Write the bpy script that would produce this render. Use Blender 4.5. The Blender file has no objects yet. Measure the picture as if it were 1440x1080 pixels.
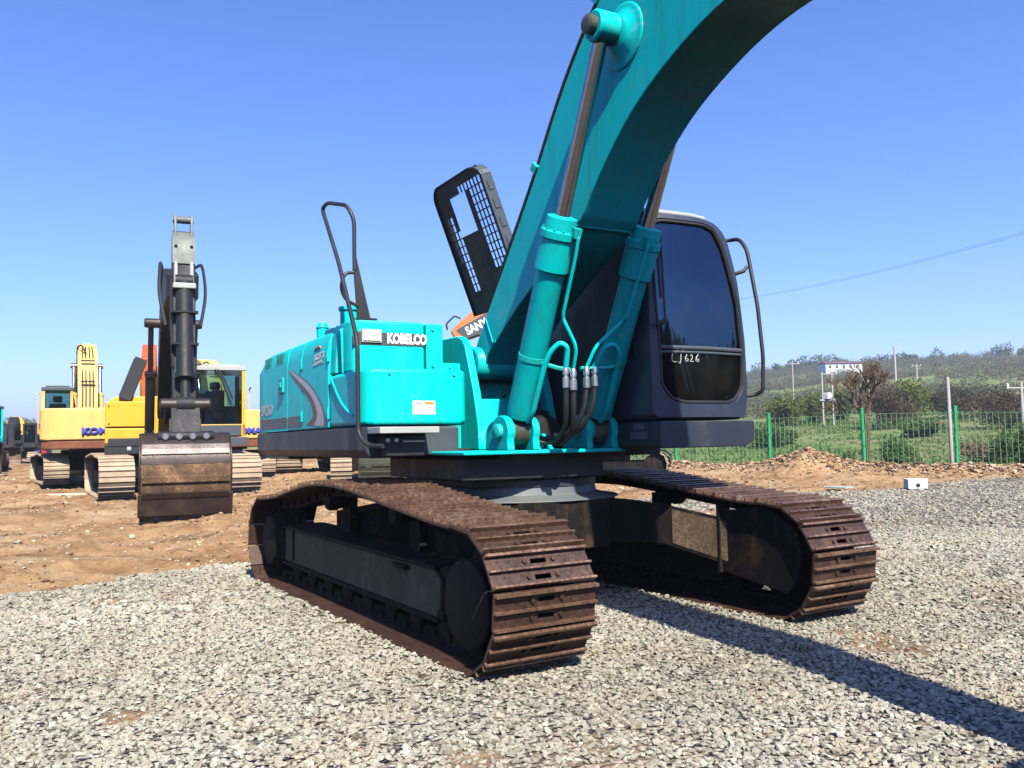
import bpy, bmesh, math, random
import numpy as np
from mathutils import Vector, Matrix
random.seed(7); rng = np.random.default_rng(11)
SC = bpy.context.scene; COL = SC.collection
R = math.radians
CAM = (6.599, -4.061, 1.3514); YAW = 2.5881; PITCH = 0.0653; ROLL = -0.0190; FPX = 1222.57
SLEW = -0.0465

# ------------------------------------------------------------------ mesh helpers
class MB:
    """collects shapes; build() links them as one mesh object"""
    def __init__(s, xf=None):
        s.v = []; s.f = []; s.m = []; s.xf = xf or Matrix.Identity(4); s.cur = 0
    def mat(s, i): s.cur = i; return s
    def add(s, vs, fs):
        b = len(s.v); s.v += [tuple(s.xf @ Vector(v)) for v in vs]
        s.f += [[b + i for i in f] for f in fs]; s.m += [s.cur] * len(fs)
    def box(s, x0, x1, y0, y1, z0, z1):
        vs = [(x, y, z) for x in (x0, x1) for y in (y0, y1) for z in (z0, z1)]
        s.add(vs, [(0,1,3,2),(4,6,7,5),(0,4,5,1),(2,3,7,6),(0,2,6,4),(1,5,7,3)])
    def obox(s, c, size, M):
        hx, hy, hz = [a / 2 for a in size]
        vs = [Vector(c) + M @ Vector((x, y, z)) for x in (-hx, hx) for y in (-hy, hy) for z in (-hz, hz)]
        s.add(vs, [(0,1,3,2),(4,6,7,5),(0,4,5,1),(2,3,7,6),(0,2,6,4),(1,5,7,3)])
    def prism(s, pts, ax, a, b):
        def P(p, t):
            return {'x': (t, p[0], p[1]), 'y': (p[0], t, p[1]), 'z': (p[0], p[1], t)}[ax]
        area = sum(pts[i][0]*pts[(i+1) % len(pts)][1] - pts[(i+1) % len(pts)][0]*pts[i][1] for i in range(len(pts)))
        pts = list(pts)
        if (area < 0) != (ax == 'y'): pts.reverse()
        n = len(pts); vs = [P(p, a) for p in pts] + [P(p, b) for p in pts]
        if a > b: vs = vs[n:] + vs[:n]
        s.add(vs, [list(range(n))[::-1], list(range(n, 2*n))] + [(i, (i+1) % n, n + (i+1) % n, n + i) for i in range(n)])
    def cyl(s, p0, p1, r0, r1=None, n=16, caps=True):
        r1 = r0 if r1 is None else r1
        p0, p1 = Vector(p0), Vector(p1); d = (p1 - p0).normalized()
        u = d.orthogonal().normalized(); w = d.cross(u)
        vs = []
        for p, r in ((p0, r0), (p1, r1)):
            vs += [p + (u*math.cos(2*math.pi*k/n) + w*math.sin(2*math.pi*k/n))*r for k in range(n)]
        fs = [(k, (k+1) % n, n + (k+1) % n, n + k) for k in range(n)]
        if caps: fs += [list(range(n))[::-1], list(range(n, 2*n))]
        s.add(vs, fs)
    def lathe(s, p0, p1, prof, n=24):
        """prof: list of (t along p0-p1 in metres, radius)"""
        p0, p1 = Vector(p0), Vector(p1); d = (p1 - p0).normalized()
        u = d.orthogonal().normalized(); w = d.cross(u); vs = []
        for t, r in prof:
            vs += [p0 + d*t + (u*math.cos(2*math.pi*k/n) + w*math.sin(2*math.pi*k/n))*r for k in range(n)]
        fs = [(i*n+k, i*n+(k+1) % n, (i+1)*n+(k+1) % n, (i+1)*n+k) for i in range(len(prof)-1) for k in range(n)]
        fs += [list(range(n))[::-1], list(range((len(prof)-1)*n, len(prof)*n))]
        s.add(vs, fs)
    def tube(s, path, r, n=8, round_=0.0):
        path = [Vector(p) for p in path]
        if round_ > 0: path = fillet(path, round_)
        u = None; vs = []
        for i, p in enumerate(path):
            t = (path[min(i+1, len(path)-1)] - path[max(i-1, 0)]).normalized()
            if u is None: u = t.orthogonal().normalized()
            u = (u - t*u.dot(t)).normalized(); w = t.cross(u)
            vs += [p + (u*math.cos(2*math.pi*k/n) + w*math.sin(2*math.pi*k/n))*r for k in range(n)]
        m = len(path)
        fs = [(i*n+k, i*n+(k+1) % n, (i+1)*n+(k+1) % n, (i+1)*n+k) for i in range(m-1) for k in range(n)]
        fs += [list(range(n))[::-1], list(range((m-1)*n, m*n))]
        s.add(vs, fs)
    def build(s, name, mats, parent=None, bevel=0.0, seg=2, ang=38, kind=None, label=None):
        me = bpy.data.meshes.new(name); me.from_pydata(s.v, [], s.f)
        mats = mats if isinstance(mats, (list, tuple)) else [mats]
        for m in mats: me.materials.append(m)
        me.polygons.foreach_set('material_index', s.m)
        me.polygons.foreach_set('use_smooth', [True]*len(s.f))
        me.update(); me.set_sharp_from_angle(angle=R(ang))
        o = bpy.data.objects.new(name, me); COL.objects.link(o)
        if parent: o.parent = parent
        if kind: o['kind'] = kind
        if label: o['label'] = label
        if bevel:
            b = o.modifiers.new('bevel', 'BEVEL'); b.width = bevel; b.segments = seg
            b.limit_method = 'ANGLE'; b.angle_limit = R(ang); b.harden_normals = True
            b.use_clamp_overlap = True
        return o

def fillet(path, r, n=5):
    out = [path[0]]
    for a, b, c in zip(path, path[1:], path[2:]):
        d0, d1 = (a-b), (c-b); q = min(r, d0.length*0.45, d1.length*0.45)
        p0, p1 = b + d0.normalized()*q, b + d1.normalized()*q
        for k in range(n+1):
            t = k/n; out.append(p0*(1-t)**2 + b*2*t*(1-t) + p1*t*t)
    out.append(path[-1]); return out
def spline(pts, n=6, closed=False):
    pts = [Vector(p) for p in pts]; out = []; m = len(pts)
    for i in range(m if closed else m-1):
        g = (lambda k: pts[k % m]) if closed else (lambda k: pts[max(0, min(m-1, k))])
        p0, p1, p2, p3 = g(i-1), g(i), g(i+1), g(i+2)
        for k in range(n):
            t = k/n
            out.append(0.5*((2*p1) + (p2-p0)*t + (2*p0-5*p1+4*p2-p3)*t*t + (3*p1-p0-3*p2+p3)*t**3))
    if not closed: out.append(pts[-1])
    return out
def empty(name, label, cat, loc=(0,0,0), rz=0.0, group=None, scale=1.0):
    o = bpy.data.objects.new(name, None); COL.objects.link(o); o.empty_display_size = 0.3
    o.location = loc; o.rotation_euler = (0,0,rz); o.scale = (scale,)*3
    o['label'] = label; o['category'] = cat
    if group: o['group'] = group
    return o
def tag(o, label, cat, group=None):
    o['label'] = label; o['category'] = cat
    if group: o['group'] = group
    return o
def text(name, body, size, mat, M, parent, bold=0.0, shear=0.0, ext=0.002, align='CENTER', sx=1.0):
    cu = bpy.data.curves.new(name, 'FONT'); cu.body = body; cu.size = size; cu.extrude = ext
    cu.align_x = align; cu.align_y = 'CENTER'; cu.offset = bold; cu.shear = shear; cu.resolution_u = 3
    t = bpy.data.objects.new('tmp', cu); COL.objects.link(t)
    dg = bpy.context.evaluated_depsgraph_get(); me = bpy.data.meshes.new_from_object(t.evaluated_get(dg))
    bpy.data.objects.remove(t); bpy.data.curves.remove(cu)
    me.transform(M @ Matrix.Diagonal((sx, 1, 1, 1))); me.materials.clear(); me.materials.append(mat); me.name = name
    o = bpy.data.objects.new(name, me); COL.objects.link(o); o.parent = parent
    return o
def frame(origin, right, up):
    r, u = Vector(right).normalized(), Vector(up).normalized(); n = r.cross(u)
    M = Matrix((r, u, n)).transposed().to_4x4(); M.translation = Vector(origin); return M

# ------------------------------------------------------------------ materials
class NT:
    def __init__(s, name):
        s.m = bpy.data.materials.new(name); s.m.use_nodes = True; s.t = s.m.node_tree
        s.p = s.t.nodes['Principled BSDF']; s.pos = s.n('ShaderNodeNewGeometry').outputs['Position']
    def n(s, t, **kw):
        x = s.t.nodes.new(t)
        for k, v in kw.items(): setattr(x, k, v)
        return x
    def l(s, a, b): s.t.links.new(a, b)
    def noise(s, scale, detail=4, rough=0.55, vec=None, stretch=None):
        x = s.n('ShaderNodeTexNoise'); x.inputs['Scale'].default_value = scale; x.inputs['Detail'].default_value = detail
        x.inputs['Roughness'].default_value = rough; v = vec or s.pos
        if stretch:
            mp = s.n('ShaderNodeMapping'); mp.inputs['Scale'].default_value = stretch; s.l(v, mp.inputs['Vector']); v = mp.outputs[0]
        s.l(v, x.inputs['Vector']); return x.outputs['Fac']
    def ramp(s, fac, stops):
        x = s.n('ShaderNodeValToRGB'); e = x.color_ramp.elements
        while len(e) < len(stops): e.new(0.5)
        for q, (p, c) in zip(e, stops):
            q.position = p; q.color = (c, c, c, 1) if isinstance(c, (int, float)) else (*c, 1)
        s.l(fac, x.inputs['Fac']); return x.outputs['Color']
    def mix(s, fac, a, b, bt='MIX'):
        x = s.n('ShaderNodeMix', data_type='RGBA', blend_type=bt)
        for i, v in ((0, fac), (6, a), (7, b)):
            if hasattr(v, 'is_linked') or hasattr(v, 'links'): s.l(v, x.inputs[i])
            else: x.inputs[i].default_value = (*v, 1) if isinstance(v, tuple) else v
        return x.outputs[2]
    def bump(s, h, strength=0.3, dist=0.02):
        x = s.n('ShaderNodeBump'); x.inputs['Strength'].default_value = strength; x.inputs['Distance'].default_value = dist
        s.l(h, x.inputs['Height']); s.l(x.outputs[0], s.p.inputs['Normal'])
    def base(s, c): s.l(c, s.p.inputs['Base Color']) if not isinstance(c, tuple) else setattr(s.p.inputs['Base Color'], 'default_value', (*c, 1))
    def set(s, **kw):
        for k, v in kw.items(): s.p.inputs[k].default_value = v

def paint(name, col, dirt=(0.16,0.12,0.08), amt=0.35, rough=0.38, scale=2.2, metal=0.0, bump=0.0, spec=0.5, streak=True, scuff=None):
    q = NT(name); a = q.noise(scale, 6, 0.62); b = q.noise(scale*9, 3, 0.6)
    st = q.noise(scale*3.5, 4, 0.6, stretch=(1, 1, 0.22)) if streak else b
    f = q.mix(0.45, a, b); f = q.mix(0.4, f, st)
    mask = q.ramp(f, [(0.50, 0.0), (0.72, amt)])
    v = q.ramp(a, [(0.3, 0.90), (0.7, 1.06)])
    c = q.mix(mask, q.mix(1.0, col, v, 'MULTIPLY'), dirt)
    if scuff:
        sc1 = q.noise(scale*16, 5, 0.7, stretch=(.5, .5, 1.6)); sc2 = q.noise(scale*1.7, 3, 0.5)
        c = q.mix(q.ramp(q.mix(0.5, sc1, sc2), [(0.585, 0.0), (0.66, 0.55)]), c, scuff)
        rn = q.noise(scale*5, 5, 0.65, stretch=(1.6, 1.6, .12)); c = q.mix(q.ramp(rn, [(0.54, 0.0), (0.72, 0.5)]), c, (0.03,0.19,0.175))
    q.base(c)
    q.set(Metallic=metal); q.p.inputs['Specular IOR Level'].default_value = spec
    q.l(q.ramp(f, [(0.35, rough), (0.75, min(1, rough+0.35))]), q.p.inputs['Roughness'])
    if bump: q.bump(b, bump, 0.01)
    return q.m
def flat(name, col, rough=0.5, metal=0.0, spec=0.5):
    q = NT(name); n = q.noise(14, 3)
    q.base(q.mix(1.0, col, q.ramp(n, [(0.3, 0.88), (0.7, 1.1)]), 'MULTIPLY')); q.set(Roughness=rough, Metallic=metal)
    q.p.inputs['Specular IOR Level'].default_value = spec
    return q.m
M = {}
M['teal'] = paint('teal_paint', (0.0, 0.56, 0.53), dirt=(0.01,0.42,0.385), amt=0.5, rough=0.30, scale=1.4, spec=0.2, scuff=(0.16,0.46,0.45))
M['teal_worn'] = paint('teal_paint_worn', (0.0, 0.44, 0.40), dirt=(0.05,0.17,0.12), amt=0.75, rough=0.42, scale=4)
M['navy'] = paint('navy_paint', (0.022, 0.032, 0.056), dirt=(0.06,0.07,0.09), amt=0.3, rough=0.34, scale=2)
M['bonnet'] = paint('bonnet_black', (0.006, 0.009, 0.017), dirt=(0.03,0.03,0.03), amt=0.2, rough=0.5, spec=0.25)
M['slot'] = flat('louvre_shadow_gap', (0.0,0.12,0.11), 0.6)
M['skirt'] = paint('dark_skirt_paint', (0.018, 0.025, 0.040), dirt=(0.12,0.10,0.08), amt=0.45, rough=0.40, scale=1.3)
M['black'] = paint('black_paint', (0.012, 0.013, 0.018), dirt=(0.07,0.055,0.04), amt=0.35, rough=0.45, scale=3)
M['frame'] = paint('dusty_frame', (0.009, 0.008, 0.008), dirt=(0.105,0.064,0.032), amt=0.85, rough=0.7, scale=2.4, bump=0.1, spec=0.15)
M['rubber'] = flat('black_rubber', (0.012,0.012,0.013), 0.6)
M['steel'] = flat('bare_steel', (0.42,0.42,0.42), 0.35, 0.9)
M['chrome'] = flat('chrome_rod', (0.30,0.28,0.285), 0.18, 1.0)
M['grease'] = paint('greasy_metal', (0.05,0.055,0.04), dirt=(0.16,0.15,0.08), amt=0.7, rough=0.4, scale=9)
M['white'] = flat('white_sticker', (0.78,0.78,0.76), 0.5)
M['ltgrey'] = paint('light_grey_paint', (0.115,0.13,0.135), amt=0.4, rough=0.42)
M['dgrey'] = flat('dark_grey_panel', (0.06,0.072,0.085), 0.4)
M['orange'] = flat('orange_print', (0.75,0.22,0.05), 0.5)
M['red'] = flat('red_print', (0.55,0.06,0.05), 0.5)
M['blueprint'] = flat('blue_print', (0.05,0.07,0.38), 0.5)
M['brown'] = flat('brown_stripe', (0.17,0.075,0.045), 0.5)
M['silver'] = flat('silver_print', (0.45,0.40,0.40), 0.35, 0.4)
def track_mat(name, c0, c1, c2, rough=0.5, metal=0.25):
    q = NT(name); a = q.noise(3.0, 6, 0.65); b = q.noise(38, 4, 0.65); f = q.mix(0.5, a, b)
    q.base(q.ramp(f, [(0.34, c0), (0.52, c1), (0.68, c2)])); q.set(Metallic=metal)
    q.l(q.ramp(b, [(0.3, rough-0.12), (0.7, rough+0.2)]), q.p.inputs['Roughness']); q.bump(b, 0.35, 0.006)
    return q.m
M['track'] = track_mat('rusty_track_steel', (0.034,0.017,0.012), (0.058,0.031,0.022), (0.125,0.065,0.038), 0.46, 0.3)
M['grouser'] = track_mat('rubbed_track_bar', (0.085,0.043,0.028), (0.20,0.115,0.075), (0.40,0.28,0.21), 0.34, 0.5)
M['beam'] = paint('dusty_track_beam', (0.15,0.098,0.058), dirt=(0.33,0.22,0.125), amt=0.95, rough=0.75, scale=1.1, bump=0.15, spec=0.15)
M['disc'] = paint('rusty_idler_disc', (0.036,0.024,0.018), dirt=(0.085,0.05,0.032), amt=0.9, rough=0.75, scale=2.5, bump=0.15, spec=0.15)
M['mud'] = track_mat('dried_mud', (0.025,0.016,0.009), (0.12,0.08,0.042), (0.27,0.19,0.11), 0.9, 0.0)
M['trackdry'] = track_mat('dusty_track_steel', (0.24,0.17,0.11), (0.38,0.28,0.19), (0.48,0.36,0.25), 0.75, 0.0)
M['yellow'] = paint('yellow_paint', (0.72,0.36,0.015), dirt=(0.30,0.19,0.08), amt=0.35, rough=0.42, scale=2)
M['cream'] = paint('faded_yellow_paint', (0.72,0.45,0.13), dirt=(0.34,0.17,0.07), amt=0.7, rough=0.5, scale=1.6)
M['sany'] = paint('orange_paint', (0.50,0.17,0.05), dirt=(0.30,0.12,0.06), amt=0.4, rough=0.5)
M['redorange'] = paint('red_orange_paint', (0.72,0.09,0.015), amt=0.2, rough=0.4)
M['rustybottom'] = paint('rusty_underside', (0.16,0.05,0.022), dirt=(0.30,0.14,0.06), amt=0.7, rough=0.7)
M['darkboom'] = paint('charcoal_paint', (0.011,0.012,0.015), dirt=(0.05,0.045,0.04), amt=0.3, rough=0.45, scale=2, spec=0.3)
M['palegrey'] = paint('pale_grey_paint', (0.36,0.38,0.36), dirt=(0.2,0.17,0.13), amt=0.3, rough=0.4)
M['armsunlit'] = paint('arm_sunlit_grey', (0.10,0.115,0.105), dirt=(0.07,0.065,0.06), amt=0.3, rough=0.42)  # sunlight on the arm's top end put into the colour, paler than charcoal
M['bucket'] = track_mat('worn_bucket_steel', (0.014,0.010,0.009), (0.034,0.023,0.020), (0.085,0.055,0.044), 0.45, 0.3)
M['bucketmud'] = track_mat('muddy_bucket_steel', (0.022,0.014,0.010), (0.13,0.070,0.036), (0.45,0.26,0.12), 0.8, 0.0)
M['wornsteel'] = track_mat('polished_wear_strip', (0.08,0.062,0.055), (0.20,0.165,0.15), (0.38,0.34,0.32), 0.45, 0.4)
M['greenpost'] = paint('green_post_paint', (0.01,0.34,0.10), amt=0.2, rough=0.5, scale=5)
M['wire'] = flat('green_wire', (0.17,0.36,0.17), 0.45)
M['concrete'] = flat('concrete_pole', (0.40,0.38,0.35), 0.85)
M['bark'] = track_mat('bark', (0.055,0.032,0.016), (0.105,0.062,0.032), (0.17,0.105,0.06), 0.8, 0.0)
M['seatred'] = flat('red_seat_cover', (0.45,0.03,0.03), 0.8)
M['seat'] = flat('grey_seat_fabric', (0.06,0.06,0.07), 0.8)
M['lamp'] = flat('lamp_glass', (0.62,0.60,0.52), 0.15)
def glass(name, tint, refl=(0.9,0.95,1.0), ior=1.9, trans=0.3, dust=0.018):
    m = bpy.data.materials.new(name); m.use_nodes = True; t = m.node_tree; t.nodes.clear()
    o = t.nodes.new('ShaderNodeOutputMaterial'); mx = t.nodes.new('ShaderNodeMixShader')
    tr = t.nodes.new('ShaderNodeBsdfTransparent'); tr.inputs[0].default_value = (*[c*trans for c in tint], 1)
    gl = t.nodes.new('ShaderNodeBsdfGlossy'); gl.inputs['Roughness'].default_value = 0.03; gl.inputs['Color'].default_value = (*refl, 1)
    fr = t.nodes.new('ShaderNodeFresnel'); fr.inputs['IOR'].default_value = ior
    t.links.new(fr.outputs[0], mx.inputs[0]); t.links.new(tr.outputs[0], mx.inputs[1]); t.links.new(gl.outputs[0], mx.inputs[2])
    df = t.nodes.new('ShaderNodeBsdfDiffuse'); df.inputs[0].default_value = (.42,.38,.32,1); m2 = t.nodes.new('ShaderNodeMixShader')      # thin dust on the pane
    ge = t.nodes.new('ShaderNodeNewGeometry'); nz = t.nodes.new('ShaderNodeTexNoise'); nz.inputs['Scale'].default_value = 3.5; nz.inputs['Detail'].default_value = 6; t.links.new(ge.outputs['Position'], nz.inputs['Vector'])
    mr = t.nodes.new('ShaderNodeMapRange'); mr.inputs[1].default_value = .42; mr.inputs[2].default_value = .75; mr.inputs[3].default_value = dust*.25; mr.inputs[4].default_value = dust; t.links.new(nz.outputs[0], mr.inputs[0])
    t.links.new(mr.outputs[0], m2.inputs[0]); t.links.new(mx.outputs[0], m2.inputs[1]); t.links.new(df.outputs[0], m2.inputs[2])
    t.links.new(m2.outputs[0], o.inputs[0]); return m
M['glass'] = glass('tinted_windscreen', (0.5,0.7,0.8), ior=1.95, trans=0.30, refl=(0.28,0.58,1.0))
M['glasslow'] = glass('lower_window_glass', (0.55,0.75,0.75), ior=1.6, trans=0.75, refl=(0.4,0.7,1.0), dust=.03)
M['bgglass'] = glass('cab_window_glass', (0.75,0.95,0.95), ior=1.6, trans=0.8)
def leaf_mat(name, cols, rough=0.6):
    q = NT(name); at = q.n('ShaderNodeAttribute'); at.attribute_name = 'tint'
    n = q.noise(0.9, 3)
    c = q.ramp(q.mix(0.35, at.outputs['Fac'], n), [(i/(len(cols)-1)*0.8+0.1, c) for i, c in enumerate(cols)])
    q.base(c); q.set(Roughness=rough); q.p.inputs['Specular IOR Level'].default_value = 0.2
    tl = q.n('ShaderNodeBsdfTranslucent'); q.l(c, tl.inputs['Color']); ms = q.n('ShaderNodeMixShader'); ms.inputs[0].default_value = 0.45
    q.l(q.p.outputs[0], ms.inputs[1]); q.l(tl.outputs[0], ms.inputs[2]); q.l(ms.outputs[0], q.t.nodes['Material Output'].inputs[0])
    return q.m
M['scrub'] = leaf_mat('hill_scrub', [(0.075,0.105,0.055),(0.11,0.14,0.065),(0.17,0.14,0.10),(0.11,0.165,0.07),(0.20,0.17,0.12),(0.15,0.19,0.085)])
M['shrub'] = leaf_mat('shrub_leaves', [(0.06,0.115,0.035),(0.095,0.165,0.05),(0.15,0.21,0.07)])
M['shrubyellow'] = leaf_mat('spring_leaves', [(0.07,0.11,0.02),(0.15,0.19,0.04),(0.22,0.24,0.08)])
M['grass'] = leaf_mat('grass_blades', [(0.07,0.14,0.03),(0.115,0.195,0.05),(0.18,0.215,0.08),(0.25,0.215,0.125)])
M['wood'] = leaf_mat('far_trees', [(0.045,0.075,0.045),(0.07,0.11,0.06),(0.11,0.12,0.08)])

# ------------------------------------------------------------------ numpy noise + ground height
def _h(ix, iy, s):
    n = (ix.astype(np.int64)*374761393 + iy.astype(np.int64)*668265263 + s*982451653) & 0x7fffffff
    n = ((n ^ (n >> 13))*1274126177) & 0x7fffffff
    return ((n ^ (n >> 16)) & 0xffff)/65535.0
def vnoise(x, y, s=0):
    ix, iy = np.floor(x), np.floor(y); fx, fy = x-ix, y-iy
    fx = fx*fx*(3-2*fx); fy = fy*fy*(3-2*fy)
    a, b, c, d = _h(ix, iy, s), _h(ix+1, iy, s), _h(ix, iy+1, s), _h(ix+1, iy+1, s)
    return (a*(1-fx)+b*fx)*(1-fy) + (c*(1-fx)+d*fx)*fy
def fbm(x, y, s=0, o=4):
    r = 0; a = 0.5; t = 0
    for k in range(o): r = r + a*vnoise(x, y, s+k*17); t += a; a *= 0.5; x = x*2.03+1.7; y = y*2.03-3.1
    return r/t
def sstep(a, b, x): t = np.clip((x-a)/(b-a), 0, 1); return t*t*(3-2*t)
def polar(x, y):
    dx, dy = x-CAM[0], y-CAM[1]; d = np.hypot(dx, dy)
    az = -(np.arctan2(dy, dx) - YAW); az = (az+np.pi) % (2*np.pi) - np.pi
    return d, np.degrees(az)          # az > 0 to the right of the view axis
FENCE0 = np.array([-14.77, 19.75]); FENCED = np.array([0.972, 0.235])     # a point on the fence and its direction
def fence_side(x, y): return (x-FENCE0[0])*(-FENCED[1]) + (y-FENCE0[1])*FENCED[0]
GB = [(-60,-2.4),(-8,-3.0),(-4,-3.15),(-2.9,-3.2),(-1.4,-3.75),(1,-4.6),(6,-7.5),(10,-9.0),(13.6,-6.0),(19.5,-6.6),(60,-9)]
PATCH = [(3.0,0.95,0.42),(-1.9,-3.05,0.30),(4.9,2.3,0.5),(-4.6,6.6,1.3),(0.4,4.2,0.5),(3.3,-2.2,0.16),(1.7,-3.4,0.18)]
def gravel_mask(x, y):
    xb = np.interp(y, [g[0] for g in GB], [g[1] for g in GB])
    q = x - xb + (fbm(x*0.9, y*0.9, 5)-0.5)*1.1 + (fbm(x*4, y*4, 9)-0.5)*0.5
    m = sstep(-0.18, 0.18, q)*sstep(-1.3, -2.2, fence_side(x, y) + (fbm(x*0.9, y*0.9, 15)-0.5)*1.2)
    for px, py, pr in PATCH:
        d = np.hypot(x-px, (y-py)*1.2)/pr + (fbm(x*5, y*5, 3)-0.5)*1.2
        m = m*(1 - 0.7*sstep(1.1, 0.5, d))
    w = fbm(x*0.55+9, y*0.55, 21, 3); m = m*(1-0.3*sstep(0.74, 0.84, w))
    return m
def height(x, y):
    d, az = polar(x, y)
    z = 0.016*(np.clip(d, 18, 62)-18)
    fs = fence_side(x, y)
    right = sstep(4, 13, az)*(1-sstep(75, 110, az))
    near = 0.012*(np.clip(d, 18, 40)-18)
    hill = np.interp(d, [0,28,50,90,160,350,520,900,3000], [0,0.12,0.7,3.3,9.3,28.5,24,8,0])
    prof = np.interp(az, [-180,0,14,16,18,21,22.3,24,27,31,45,180], [0.9,0.9,0.80,0.84,0.86,0.92,0.86,0.93,0.95,0.94,0.95,1.0])
    zr = near*(1-sstep(2, 12, fs)) + hill*prof*sstep(-1, 12, fs)
    zl = z + np.interp(d, [0,70,120,260,420,900,3000], [0,0,0.6,6.0,6.0,2,0])*(0.9+0.2*np.sin(az*0.35))
    back = sstep(100, 130, np.abs(az))*np.interp(d, [0,12,30,70,150,3000], [0,0,1.0,6.0,9,0])
    z = zl*(1-right)*(1-sstep(95,125,np.abs(az))) + zr*right + back
    # relief of the raw earth
    g = gravel_mask(x, y); act = (1-g)*sstep(1.5, 4, d)*(1-sstep(45, 80, d))
    field = sstep(1.0, 4, fs)
    z = z + act*(1-field)*((fbm(x*0.5, y*0.5, 31)-0.5)*0.28 + (fbm(x*1.6, y*0.7, 41)-0.5)*0.22 + (fbm(x*6.5, y*4.5, 51)-0.5)*0.13)
    # pushed-up berm along the fence, one heap beside it
    berm = np.exp(-((fs+0.5)/0.75)**2)*(0.12+0.26*fbm(x*0.9, y*0.9, 61))*sstep(-2, 3, az)
    z = z + berm*(1-0.0*d)
    z = z + 0.54*np.exp(-(((x+12.9)/0.95)**2 + ((y-19.3)/0.75)**2))*(0.6+0.8*fbm(x*1.6, y*1.6, 71))
    # nothing lifts the ground under the near machine or the camera
    z = z + g*(fbm(x*1.1, y*1.1, 81)-0.5)*0.03*(1-sstep(30, 60, d))
    flatm = 1-sstep(3.0, 4.2, np.maximum(np.abs(x), np.abs(y)*1.3))
    z = z*(1-flatm)
    z = z + (fbm(x*0.02, y*0.02, 91)-0.5)*sstep(90, 220, d)*5*sstep(0.02, 1, np.minimum(d/400, 1))*(d < 900)
    return z
def gz(x, y): return float(height(np.array([float(x)]), np.array([float(y)]))[0])

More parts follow.
